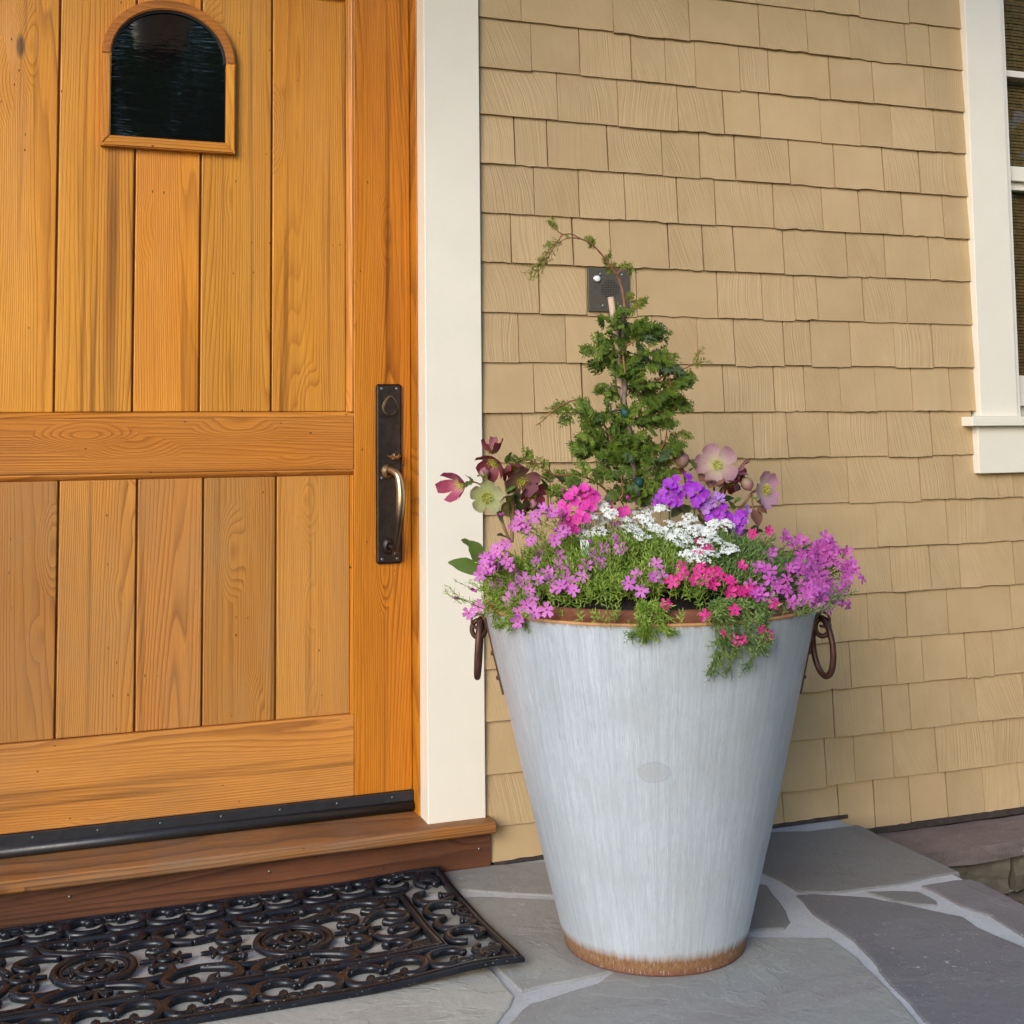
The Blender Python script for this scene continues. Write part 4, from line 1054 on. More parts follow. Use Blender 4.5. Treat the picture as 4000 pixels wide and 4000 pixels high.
def needle_shoot(P, D, L, n, leafL, leafW, parts, curl=.3):
    """a shoot: a thin stem with paired narrow leaves"""
    D = D.normalized(); a = D.orthogonal().normalized(); b = D.cross(a)
    bend = Vector((R.uniform(-1, 1), R.uniform(-1, 1), R.uniform(-.6, .9))) * .25
    pts = [P + D * (L * t) + bend * (L * t * t) for t in (0, .33, .66, 1)]
    parts.append(tube(pts, [.0012, .0011, .0009, .0006], 3, False))
    for i in range(n):
        t = .12 + .88 * i / (n - 1); q = P + D * (L * t) + bend * (L * t * t); w = i * 2.4 + R.uniform(-.4, .4)
        o = (a * math.cos(w) + b * math.sin(w)); fwd = .35 + .9 * t * t
        dd = (o + D * fwd + Vector((0, 0, R.uniform(-.1, .35)))).normalized(); ll = leafL * R.uniform(.7, 1.15) * (1 - .25 * t)
        s = dd.cross(D); s = (s.normalized() if s.length > 1e-4 else a) * leafW * .5
        k = dd.cross(s).normalized() * ll * R.uniform(-.1, curl)
        V = [q - s * .5, q + s * .5, q + dd * ll * .45 + s + k * .3, q + dd * ll * .45 - s + k * .3, q + dd * ll + k]
        parts.append((V, [(0, 1, 2, 3), (3, 2, 4)]))

# ------------------------------------------------------------------ creeping phlox, three plants
def in_hole(p):
    return (p - HOLE).length < .035
HOLE, _n = hit(2540, 2335)
def phlox_foliage(parent, sel, count, mat_, L=(.035, .07), name='foliage', leaf=.016):
    parts = []; k = 0; tries = 0
    while k < count and tries < count * 40:
        tries += 1
        a = R.uniform(0, 2 * math.pi); r = .45 * math.sqrt(R.random()); x = PC.x + r * math.cos(a); y = PC.y + r * math.sin(a)
        if not sel(x, y, r, a): continue
        if r > (.325 if y < PC.y - .06 else .350) and R.random() < .96: continue
        z = dome(x, y) - .035
        if r > .34: z = max(z, HT + .008)
        p = Vector((x, y, z))
        if in_hole(p + Vector((0, 0, .03))): continue
        nn = dome_n(x, y); out = Vector((x - PC.x, y - PC.y, 0)) / max(r, .05)
        d = nn * .8 + Vector((0, 0, .35)) + out * .35 + Vector((R.uniform(-1, 1), R.uniform(-1, 1), R.uniform(-.5, .5))) * .55
        needle_shoot(p, d, R.uniform(*L), R.randint(11, 16), leaf, .0030, parts); k += 1
    V, F = join(parts); off = parent_offset(parent)
    o = link(name, mesh(name, [v - off for v in V], F, mat_), parent); o['kind'] = 'stuff'; return o
def trailing(parent, paths, mat_, name='trailing_stems'):
    parts = []
    for pts in paths:
        P = spline(pts, 6)
        parts.append(tube(P, .0013, 4, False))
        for i in range(1, len(P), 1):
            d = (P[i] - P[i - 1]).normalized()
            for q in range(2): needle_shoot(P[i], d + Vector((R.uniform(-1, 1), R.uniform(-1, .3), R.uniform(-.6, .9))) * .9, R.uniform(.012, .026), 7, .014, .0024, parts)
    V, F = join(parts); off = parent_offset(parent); return link(name, mesh(name, [Vector(v) - off for v in V], F, mat_), parent)
def zz1(x, y): return (1700 + x * .4658, 1700 + y * .4658)
def zz2(x, y): return (2500 + x * .5175, 1700 + y * .5175)
TOCAM = (CAM - Vector((PC.x, PC.y, .85))).normalized()
def scatter(name, meshes, parent, pts, f, face=.75, scale=(.9, 1.1), lift_=.012, jit=.45, shift=.014):
    for x, y in pts:
        p, n = hit(*f(x, y), lift_)
        d = n * (1 - face) + TOCAM * face + Vector((R.uniform(-1, 1), R.uniform(-1, 1), R.uniform(-1, 1))) * jit * .6
        place(name, R.choice(meshes), parent, p + d.normalized() * (.004 + shift), d, R.uniform(*scale))
lil = [flower_mesh('lilac_flower', (M['lilac'], M['eye'], M['stem']), .0175, .0110, .0030, .18, -.10 + .15 * i, seed=i) for i in range(4)]
pup = [flower_mesh('purple_pink_flower', (M['purplepink'], M['eye'], M['stem']), .0168, .0092, .0028, .10, -.25 + .2 * i, seed=20 + i) for i in range(4)]
cri = [flower_mesh('crimson_flower', (M['crimson'], M['eye'], M['stem']), .0140, .0088, .0028, .10, -.10 + .2 * i, seed=40 + i) for i in range(3)]
def bud_mesh(name, mats, L, W, seed=0):
    V, F = lathe([(.0012, -.006), (W * .35, 0), (W * .5, L * .35), (W * .42, L * .7), (.0006, L)], 8); me = mesh(name, V, F, None, True)
    for q in mats: me.materials.append(q)
    return me
lbud = [bud_mesh('lilac_bud', (M['purplepink'],), .015, .007)]
ph1 = thing('creeping_phlox', 'lilac creeping phlox spilling over the left front rim of the planter', 'phlox', (1.10, -.75, .74))
phlox_foliage(ph1, lambda x, y, r, a: x < 1.27 + R.uniform(-.03, .05) and (y < -.52 or x < 1.10), 1500, M['needle'])
LP = [(720, 745), (860, 695), (925, 640), (670, 760), (750, 700), (1065, 820), (1060, 910), (940, 960), (920, 1035), (1045, 1010), (1130, 800), (1000, 690), (1055, 1100), (1135, 1125), (1340, 1010), (1380, 1080), (1260, 1120), (1500, 890), (1580, 980), (1510, 790), (1705, 1170), (1820, 1235), (1735, 1310), (1855, 1105), (670, 1185), (755, 1230), (690, 1280), (800, 1310), (875, 1230), (975, 1235), (1095, 1215), (940, 1160), (1150, 1240), (1030, 1290), (1080, 1300), (1180, 1310), (640, 1370), (715, 1370), (765, 1420), (710, 1480), (715, 1560), (845, 1500), (955, 1450), (505, 1285), (440, 1035), (530, 960), (490, 1150), (420, 1100), (375, 1190), (375, 1445), (285, 1490), (520, 1010), (460, 1060), (1120, 880), (990, 880), (545, 985), (500, 1100), (420, 1145), (720, 1250), (1000, 660), (785, 770), (670, 1300), (1920, 1190), (860, 1090), (640, 1090), (600, 1060), (1240, 1210), (830, 900), (620, 930), (560, 1240), (1620, 1250), (1420, 960), (840, 1380)]
scatter('flower', lil, ph1, LP, zz1, scale=(.85, 1.10))
scatter('bud', lbud, ph1, [(205, 1365), (680, 850), (970, 820), (620, 670), (1370, 940), (825, 1160), (535, 1190), (350, 1300), (300, 1310), (1640, 880)], zz1, jit=1.2)
def over_rim(u0, u1, v1, n, seed):
    rr = random.Random(seed); out = []
    for i in range(n):
        u = rr.uniform(u0, u1); p, nn = hit(u, 2330)
        o = Vector((p.x - PC.x, p.y - PC.y, 0)).normalized(); top = PC + o * (RTP - .005) + Vector((0, 0, HT + .032)); L = rr.uniform(.3, 1) * v1
        b = PC + o * (RTP + .012) + Vector((0, 0, HT - L * .4)); c = PC + o * (RTP + .010 - .15 * L) + Vector((rr.uniform(-.03, .03), 0, HT - L))
        out.append([p - Vector((0, 0, .02)), top, b, c])
    return out
trailing(ph1, over_rim(2500, 2600, .018, 5, 3) + over_rim(1990, 2120, .02, 4, 5), M['needle'])
ph2 = thing('creeping_phlox', 'crimson creeping phlox in the front of the planter with trailing stems', 'phlox', (1.33, -.90, .74))
phlox_foliage(ph2, lambda x, y, r, a: 1.24 - R.uniform(0, .04) < x < 1.47 + R.uniform(-.03, .03) and y < -.66, 800, M['needle_b'], (.03, .06))
CP = [(490, 880), (460, 850), (430, 930), (320, 1010), (320, 1065), (440, 1050), (500, 1040), (550, 1035), (490, 1095), (530, 1130), (395, 1105), (245, 1125), (290, 1120), (680, 1140), (740, 1195), (650, 1180), (755, 1020), (830, 1180), (600, 1070), (490, 1375), (1000, 1290), (720, 1300), (935, 725), (840, 750), (870, 1200), (510, 1065), (465, 1020), (545, 1075), (700, 1160), (810, 1165), (660, 1120), (180, 1290), (480, 910)]
scatter('flower', cri, ph2, CP, zz2, scale=(.95, 1.2))
trailing(ph2, over_rim(2760, 2930, .10, 10, 8) + over_rim(2890, 2945, .165, 3, 9), M['needle_b'])
for x, y in ((920, 1470), (970, 1510), (700, 1535), (740, 1550), (780, 1540), (635, 1490), (1175, 1255)):
    u, v = zz2(x, y); g = ray(u, v); g = g / g.length; t = 2.0
    while t < 3.2:
        p = CAM + g * t; rr_ = math.hypot(p.x - PC.x, p.y - PC.y)
        if rr_ < RB + (RTP - RB) * p.z / HT + .025: break
        t += .004
    place('flower', R.choice(cri if x < 1000 else pup), ph2, p, TOCAM + Vector((R.uniform(-.6, .6), 0, R.uniform(-.6, .6))), R.uniform(.8, 1.0))
ph3 = thing('creeping_phlox', 'dense purple pink creeping phlox bulging over the right rim', 'phlox', (1.55, -.68, .74))
phlox_foliage(ph3, lambda x, y, r, a: x > 1.42 + R.uniform(-.03, .03) and y < -.45, 900, M['needle_b'], (.03, .06))
DP = []
while len(DP) < 115:
    x, y = R.uniform(880, 1610), R.uniform(740, 1330)
    e = ((x - 1370) / 235) ** 2 + ((y - 1060) / 255) ** 2
    if e < 1.0 and R.random() < (.95 if e < .8 else .6): DP.append((x, y))
    elif x < 1180 and R.random() < .22 and abs((y - 740) - (1180 - x) * .35) < 430 and y > 790 + (1150 - x) * .4 and y < 1260: DP.append((x, y))
DP += [(1030, 770), (1060, 820), (1170, 800), (1010, 780), (960, 880), (980, 920), (1150, 960), (1180, 900), (940, 1110), (890, 1130), (1060, 1100), (1130, 1060), (1150, 1160), (900, 1240), (1110, 1250), (1050, 1180), (1440, 890), (1380, 910), (1500, 960), (1560, 1080), (1610, 1100)]
scatter('flower', pup, ph3, DP, zz2, scale=(.82, 1.05), shift=.026, jit=.8)

def carriers(parent, pts, f, mat_, prob, name):
    parts = []
    for x, y in pts:
        if R.random() > prob: continue
        p, n = hit(*f(x, y), .012); c = Vector((PC.x, PC.y, HT + .02)); d = (p - c).normalized()
        for q in range(2):
            b = p - d * R.uniform(.045, .07) + Vector((R.uniform(-.012, .012), R.uniform(.0, .02), R.uniform(-.02, .0)))
            needle_shoot(b, (p - b) + Vector((R.uniform(-.02, .02), R.uniform(-.01, .02), R.uniform(-.01, .02))), R.uniform(.05, .07), 13, .015, .0030, parts)
    V, F = join(parts); off_ = parent_offset(parent); o = link(name, mesh(name, [v - off_ for v in V], F, mat_), parent); o['kind'] = 'stuff'
carriers(ph3, DP, zz2, M['needle_b'], .75, 'outer_foliage'); carriers(ph1, LP, zz1, M['needle'], .6, 'outer_foliage')

# ------------------------------------------------------------------ candytuft
can = thing('candytuft', 'white candytuft in flower at the middle of the planter', 'candytuft', (1.32, -.66, .74))
tiny = flower_mesh('t', (M['white'], M['white'], M['stem']), .0078, .0066, .0024, .02, .05, 4, 3, 0, 0)
tv = [Vector(v.co) for v in tiny.vertices]; tf = [tuple(p.vertices) for p in tiny.polygons]; bpy.data.meshes.remove(tiny)
def corymb(seed):
    rr = random.Random(seed); parts = []; mi = []
    for k in range(16):
        a = k * 2.4; r = .021 * math.sqrt((k + .5) / 16) * rr.uniform(.85, 1.15); p = Vector((r * math.cos(a), r * math.sin(a), -.35 * r * r / .019 + rr.uniform(-.002, .002)))
        bs = basis(Vector((p.x * 22, p.y * 22, 1)) + Vector((rr.uniform(-.3, .3), rr.uniform(-.3, .3), 0)), rr.uniform(0, 6)); s = rr.uniform(.8, 1.15)
        parts.append(([bs @ (v * s) + p for v in tv], tf)); mi += [0] * len(tf)
        v, f = tube([p, Vector((0, 0, -.022))], .0005, 3, False); parts.append((v, f)); mi += [1] * len(f)
    v, f = tube([(0, 0, -.02), (0, 0, -.05)], .0012, 4, False); parts.append((v, f)); mi += [1] * len(f)
    V, F = join(parts); me = mesh('candytuft_cluster', V, F, None, False); me.materials.append(M['white']); me.materials.append(M['candy']); me.polygons.foreach_set('material_index', mi); return me
cor = [corymb(i) for i in range(5)]
def zz6(x, y): return (1700 + x * .88, 800 + y * .88)
WP = [(745, 1330), (690, 1365), (740, 1390), (680, 1420), (720, 1440), (660, 1450), (900, 1370), (870, 1400), (940, 1350), (1000, 1340), (900, 1440), (950, 1410), (980, 1430), (1050, 1410), (1100, 1410), (1130, 1385), (1090, 1450), (1060, 1470), (1150, 1440), (1120, 1480), (1180, 1430), (1220, 1450), (1240, 1410), (1300, 1410), (1200, 1490), (1270, 1490), (1310, 1510), (1290, 1530), (1130, 1550), (1170, 1530), (1230, 1540), (850, 1430), (1240, 1470), (1015, 1445), (935, 1385), (920, 1465), (775, 1360), (1090, 1500), (1180, 1560)]
for x, y in WP:
    p, _ = hit(*zz6(x, y), .035)
    if y < 1400: p = on_y(*zz6(x, y), PC.y + R.uniform(-.10, .02))
    place('flower_cluster', R.choice(cor), can, p, Vector((R.uniform(-.35, .35), R.uniform(-.9, -.3), 1)), R.uniform(.70, .98))
parts = []
for i in range(330):
    u, v = zz6(R.uniform(640, 1340), R.uniform(1490, 1680)); p = on_y(u, v, PC.y - R.uniform(.02, .16))
    needle_shoot(p - Vector((0, 0, .045)), Vector((R.uniform(-.5, .5), R.uniform(-.7, .2), 1)), R.uniform(.04, .07), 13, .016, .0028, parts)
V, F = join(parts); fo = link('foliage', mesh('foliage', [v_ - Vector(can.location) for v_ in V], F, M['candy']), can); fo['kind'] = 'stuff'

# ------------------------------------------------------------------ tall phlox: magenta and violet
mag = [flower_mesh('magenta_flower', (M['magenta'], M['eye'], M['stem']), .0158, .0150, .0050, .04, -.05 + .12 * i, seed=60 + i, tubeL=.016, eye=.0018) for i in range(3)]
vio = [flower_mesh('violet_flower', (M['violet'], M['eye'], M['stem']), .0150, .0145, .0050, .04, -.05 + .12 * i, seed=80 + i, tubeL=.016) for i in range(3)]
vip = [flower_mesh('pale_violet_flower', (M['violet_p'], M['eye'], M['stem']), .0150, .0125, .0040, .04, .5, seed=90)]
def cluster(name, meshes, parent, pts, f, ydepth, c0, scale=(.78, .95)):
    cpix = f(*c0); C = on_y(*cpix, ydepth + .03) - Vector((0, 0, .02))
    for x, y in pts:
        p = on_y(*f(x, y), ydepth + R.uniform(-.01, .01))
        d = (p - C).normalized(); q = C + (p - C) * 1.0
        place(name, R.choice(meshes), parent, q + Vector((0, -.02, 0)) * (1 - min(1, (p - C).length / .05)), d * .8 + TOCAM * .8 + Vector((R.uniform(-.25, .25),) * 3), R.uniform(*scale))
def stem_up(parent, p0, p1, mat_=None, rad=.0022, bow_=.01, name='stem'):
    md = (Vector(p0) + Vector(p1)) / 2 + Vector((R.uniform(-bow_, bow_), R.uniform(-bow_, bow_), 0))
    return tube_obj(name, spline([p0, md, p1], 5), rad, mat_ or M['stem'], parent, 6)
def blade(L, W, seed, fold=.25, droop=.3, n=8, tip=1.2):
    V = []; F = []
    for i in range(n + 1):
        t = i / n; w = W * .5 * math.sin(math.pi * min(.999, t ** .85 * .97 + .02)) ** .9 + .0008
        z = -droop * L * t * t
        for s in (-1, -.5, 0, .5, 1): V.append((L * t, w * s, z + fold * w * abs(s) + .0012 * math.sin(t * 17 + seed) * abs(s)))
    for i in range(n):
        for j in range(4): a = i * 5 + j; F.append((a, a + 5, a + 6, a + 1))
    return V, F
def leaf_obj(name, parent, base, tip, W, mat_, up=Vector((0, -.4, 1)), droop=.12, fold=.25, seed=0):
    base, tip = Vector(base), Vector(tip); d = tip - base; L = d.length; d = d / L
    s = up.cross(d).normalized(); n = d.cross(s)
    V, F = blade(L, W, seed, fold, droop); off = parent_offset(parent)
    V = [base + d * x + s * y + n * (z + droop * x) - off for x, y, z in V]
    return link(name, mesh(name, V, F, mat_, True), parent)
tp = thing('tall_phlox', 'bright magenta phlox with a rounded flower head left of the conifer', 'phlox', on_z(2400, 2200, .86))
MP = [(1165, 470), (1250, 440), (1300, 470), (1170, 555), (1060, 580), (1335, 530), (1205, 645), (1130, 725), (1310, 600), (1100, 625), (1090, 680), (1160, 790), (1230, 500), (1120, 510), (1250, 690), (1240, 590), (1180, 700), (1060, 640), (1350, 500), (1270, 540)]
cluster('flower', mag, tp, MP, zz1, -.66, (1210, 600))
cluster('flower', mag, tp, [(1560, 650), (1590, 640), (1080, 750)], zz1, -.62, (1560, 700))
scatter('bud', [bud_mesh('magenta_bud', (M['magenta'],), .013, .009)], tp, [(1075, 480), (1630, 560), (1470, 620)], zz1, lift_=.0)
for u, v in (zz1(1200, 640), zz1(1110, 740), zz1(1570, 660)):
    p = on_y(u, v, -.58); stem_up(tp, p + Vector((0, 0, -.16)), p, M['stem'])
vp = thing('tall_phlox', 'vivid violet phlox with several flower heads right of the conifer', 'phlox', on_z(2800, 2200, .86))
for pts, c0 in (([(240, 380), (275, 400), (195, 490), (265, 500), (130, 480), (230, 440), (365, 310), (270, 330), (210, 360), (170, 430), (300, 450), (120, 510), (235, 510)], (220, 450)),
                ([(375, 370), (380, 430), (430, 390), (465, 420), (450, 470), (400, 470), (490, 440), (420, 510), (355, 400)], (430, 440)),
                ([(560, 580), (630, 540), (650, 600), (600, 600), (690, 640), (530, 600), (460, 530), (520, 620)], (590, 600)),
                ([(750, 600), (720, 640), (700, 690), (735, 720), (780, 590), (765, 640), (740, 690), (715, 735)], (735, 660))):
    cluster('flower', vio, vp, pts, zz2, -.66, c0)
cluster('flower', vip, vp, [(570, 470), (520, 500), (600, 480), (500, 560), (800, 560), (545, 520), (780, 640)], zz2, -.66, (560, 520), (.8, 1))
cluster('flower', vio, vp, [(-190, 470), (-230, 480)], zz2, -.62, (-210, 490))
for x, y in ((220, 470), (430, 450), (590, 600), (735, 660)):
    p = on_y(*zz2(x, y), -.575); stem_up(vp, p + Vector((0, 0, -.15)), p, M['stem'])
for b, t_ in (((330, 520), (350, 610)), ((330, 540), (240, 625)), ((470, 600), (480, 680)), ((680, 690), (760, 790)), ((690, 720), (720, 800)), ((640, 650), (700, 760))):
    leaf_obj('leaf', vp, on_y(*zz2(*b), -.60), on_y(*zz2(*t_), -.66), .028, M['leaf_d'], seed=b[0])

# ------------------------------------------------------------------ hellebores
def hell_mesh(mats, L, W, cup, seed, open_=True):
    rr = random.Random(seed); parts = []; mi = []
    for k in range(5):
        v, f = petal(L * rr.uniform(.92, 1.05), W, W * .35, -.03, cup, 6, 4, 2 * math.pi * k / 5 + rr.uniform(-.1, .1), (k % 2) * .0012, rr.uniform(-.08, .08))
        # rounded, pointed sepals: narrow the tip
        parts.append((v, f)); mi += [0] * len(f)
    for k in range(26):
        a = k * 2.4; r = .010 * math.sqrt(k / 26); p = Vector((r * math.cos(a), r * math.sin(a), 0)); q = p * 1.5 + Vector((0, 0, .009 + rr.uniform(0, .005)))
        v, f = tube([p, q], [.0004, .0009], 4); parts.append((v, f)); mi += [1] * len(f)
    for k in range(7):
        a = k * .9; v, f = petal(.011, .005, .003, 0, .6, 2, 2, a, .001); parts.append((v, f)); mi += [2] * len(f)
    V, F = join(parts); me = mesh('hellebore_flower', V, F, None, True)
    for q in mats: me.materials.append(q)
    me.polygons.foreach_set('material_index', mi); return me
def hell(parent, u, v, y, face, mat_, size, cup, seed):
    me = hell_mesh((M[mat_], M['eye_y'], M['hell_green']), size, size * .86, cup, seed); p = on_y(u, v, y)
    place('flower', me, parent, p, Vector(face), 1.0, spin=seed * 1.3); return p
h1 = thing('hellebore', 'hellebore with pink, maroon and green nodding flowers on the left', 'hellebore', on_z(1990, 2210, .82))
HY = -.60
f1 = [hell(h1, *zz1(225, 405), HY, (-.75, -.45, -.15), 'hell_pink', .036, 1.3, 1), hell(h1, *zz1(497, 215), HY, (-.6, -.5, -.55), 'hell_red', .036, .9, 2),
      hell(h1, *zz1(628, 245), HY, (.2, -.5, -.8), 'hell_red', .030, .9, 3), hell(h1, *zz1(425, 515), HY - .02, (-.15, -.95, -.15), 'hell_green', .040, .2, 4),
      hell(h1, *zz1(568, 545), HY, (.5, -.6, -.5), 'hell_green', .040, .6, 5), hell(h1, *zz1(715, 375), HY, (.1, -.75, -.5), 'hell_mauve', .045, .35, 6),
      hell(h1, *zz1(800, 490), HY + .03, (.25, -.8, -.3), 'hell_red', .041, .35, 7), hell(h1, *zz1(480, 155), HY, (-.1, -.2, .9), 'hell_red', .026, 1.2, 8)]
hb = bud_mesh('hellebore_bud', (M['hell_pink'],), .022, .024); hbg = bud_mesh('hellebore_bud', (M['hell_mauve'],), .030, .030)
for x, y in ((410, 345), (815, 615)): place('bud', hb, h1, on_y(*zz1(x, y), HY), Vector((0, -.3, 1)))
base1 = on_y(*zz1(600, 850), HY); base2 = on_y(*zz1(648, 830), HY)
def pix_tube(parent, f, pts, y, rad, mat_, name='stem', n=7): return tube_obj(name, spline([on_y(*f(*q), y) for q in pts], 6), rad, mat_, parent, n)
pix_tube(h1, zz1, [(630, 900), (600, 830), (545, 690), (495, 580), (455, 460), (425, 375)], HY + .005, [.0034] * 0 or .0036, M['stem_b'])
pix_tube(h1, zz1, [(645, 900), (646, 760), (654, 600), (658, 450), (650, 320)], HY + .005, .0040, M['stem_b'])
pix_tube(h1, zz1, [(640, 800), (622, 560), (590, 420), (572, 300), (545, 255)], HY + .012, .0026, M['stem'])
pix_tube(h1, zz1, [(420, 440), (350, 400), (285, 385)], HY, .0020, M['stem_b']); pix_tube(h1, zz1, [(650, 330), (635, 290), (600, 250)], HY, .0020, M['stem_b'])
pix_tube(h1, zz1, [(940, 720), (945, 560), (930, 470), (860, 440)], HY + .03, .0026, M['stem_b'])
for b, t_, w, mt in (((440, 430), (385, 280), .020, 'leaf'), ((650, 320), (780, 270), .024, 'leaf'), ((600, 240), (640, 140), .020, 'leaf'), ((660, 420), (590, 480), .018, 'leaf'), ((560, 560), (470, 430), .026, 'leaf'), ((690, 640), (670, 500), .030, 'leaf_d'), ((700, 660), (800, 560), .034, 'leaf_d'), ((760, 650), (880, 570), .036, 'leaf_d'), ((940, 480), (880, 360), .034, 'leaf_d'), ((930, 640), (1000, 570), .034, 'leaf_d'), ((690, 640), (740, 700), .03, 'leaf_d'), ((660, 480), (740, 440), .016, 'leaf'), ((310, 390), (255, 335), .014, 'leaf'), ((310, 390), (240, 440), .016, 'leaf'), ((620, 870), (520, 840), .026, 'leaf_d'), ((460, 440), (520, 370), .018, 'leaf'), ((430, 350), (350, 345), .012, 'leaf')):
    leaf_obj('leaf', h1, on_y(*zz1(*b), HY), on_y(*zz1(*t_), HY - .02), w, M[mt], seed=b[0] + b[1])
h2 = thing('hellebore', 'hellebore with pale mauve and blush flowers on the right', 'hellebore', on_z(2960, 2230, .82))
hell(h2, *zz2(575, 225), HY - .01, (-.18, -.95, .12), 'hell_pale', .056, .05, 11); hell(h2, *zz2(940, 412), HY - .02, (.35, -.9, .05), 'hell_blush', .048, .25, 12)
hell(h2, *zz2(730, 275), HY + .03, (.55, -.4, -.3), 'hell_mauve', .048, .35, 13); hell(h2, *zz2(670, 345), HY + .05, (.2, -.6, -.6), 'hell_red', .042, .3, 14)
place('bud', hbg, h2, on_y(*zz2(315, 230), HY), Vector((-.1, -.3, 1)), 1.25); place('bud', hbg, h2, on_y(*zz2(790, 335), HY), Vector((.4, -.4, -1)), 1.05)
pix_tube(h2, zz2, [(600, 640), (620, 470), (635, 350), (600, 260)], HY + .01, .0034, M['stem_b']); pix_tube(h2, zz2, [(560, 420), (555, 330), (570, 250)], HY + .01, .0026, M['stem_b'])
pix_tube(h2, zz2, [(690, 720), (740, 580), (800, 500), (840, 440), (890, 410)], HY + .01, .0034, M['stem_b']); pix_tube(h2, zz2, [(880, 760), (888, 690), (870, 600), (850, 520), (845, 450)], HY + .012, .0026, M['stem_b'])
pix_tube(h2, zz2, [(350, 480), (340, 330), (320, 240)], HY + .015, .0026, M['stem_b']); pix_tube(h2, zz2, [(500, 700), (465, 600), (440, 560)], HY - .03, .0030, M['stem_b'])
for b, t_, w, mt in (((880, 560), (960, 590), .040, 'bract'), ((880, 500), (960, 540), .040, 'bract'), ((850, 560), (895, 690), .036, 'bract'), ((400, 240), (370, 180), .028, 'leaf'), ((380, 270), (420, 240), .020, 'leaf'), ((680, 460), (640, 500), .03, 'leaf_d'), ((700, 560), (640, 470), .036, 'leaf'), ((710, 520), (770, 480), .034, 'leaf'), ((620, 330), (760, 350), .05, 'hell_red'), ((540, 330), (450, 350), .05, 'bract'), ((600, 300), (520, 400), .05, 'bract'), ((340, 270), (230, 300), .036, 'hell_red'), ((700, 290), (820, 300), .030, 'hell_mauve'), ((850, 470), (880, 490), .02, 'leaf'), ((830, 720), (890, 690), .026, 'leaf_d'), ((870, 740), (930, 730), .03, 'leaf_d'), ((760, 760), (830, 720), .03, 'leaf_d'), ((1330, 850), (1440, 880), .03, 'leaf_d')):
    leaf_obj('leaf', h2, on_y(*zz2(*b), HY), on_y(*zz2(*t_), HY - .015), w, M[mt], seed=b[0] + b[1])

# broad-leaved sprig at the left rim
bs = thing('broadleaf_sprig', 'sprig of large oval green leaves at the left of the planter', 'shrub', on_z(1890, 2290, .78))
BY = -.60
for b, t_, w in (((395, 1130), (108, 1068), .038), ((400, 1060), (275, 885), .040), ((300, 915), (215, 880), .016)):
    leaf_obj('leaf', bs, on_y(*zz1(*b), BY), on_y(*zz1(*t_), BY - .02), w, M['leaf'], up=Vector((-.1, -.9, .5)), droop=.05, fold=.12, seed=b[1])
pix_tube(bs, zz1, [(520, 1260), (430, 1160), (390, 1120), (370, 1040), (395, 1000)], BY + .01, .0022, M['stem'])
# white plant tag
tg = thing('plant_tag', 'small white plastic plant tag among the creeping phlox', 'plant tag', on_y(*zz1(1265, 940), -.72))
p = Vector(tg.location); me_ = box('tag_blade', p.x - .011, p.x + .011, p.y - .0006, p.y + .0006, p.z - .06, p.z + .018, M['tagp'], tg, .0003); me_.rotation_euler = (-.35, .1, .15)

# ------------------------------------------------------------------ conifer
ct = thing('dwarf_conifer', 'small dark green conifer with arching top shoot in the planter', 'conifer', Vector((1.335, -.60, .735)))
CYD = -.60
def zc4(x, y): return (2000 + x * .4917, 850 + y * .4917)
tr = [zz6(905, 1330), zz6(890, 1240), zz6(860, 1000), zz6(838, 880), zc4(900, 1300), zc4(885, 1000), zc4(880, 850), zc4(893, 740), zc4(885, 620), zc4(842, 470), zc4(770, 370), zc4(705, 285), zc4(625, 205), zc4(540, 165), zc4(470, 130), zc4(395, 135)]
yd = [.0] * 8 + [-.004, -.012, -.02, -.03, -.04, -.05, -.055, -.06]
trp = spline([on_y(u, v, CYD + y) for (u, v), y in zip(tr, yd)], 5)
k = len(trp); off = Vector(ct.location)
V, F = tube([q - off for q in trp[:36]], [.0085 - .0050 * i / 35 for i in range(36)], 9); link('trunk', mesh('trunk', V, F, M['bark_g'], True), ct)
V, F = tube([q - off for q in trp[35:]], [.0034 - .0022 * i / (k - 36) for i in range(k - 35)], 7); link('leader', mesh('leader', V, F, M['bark_o'], True), ct)
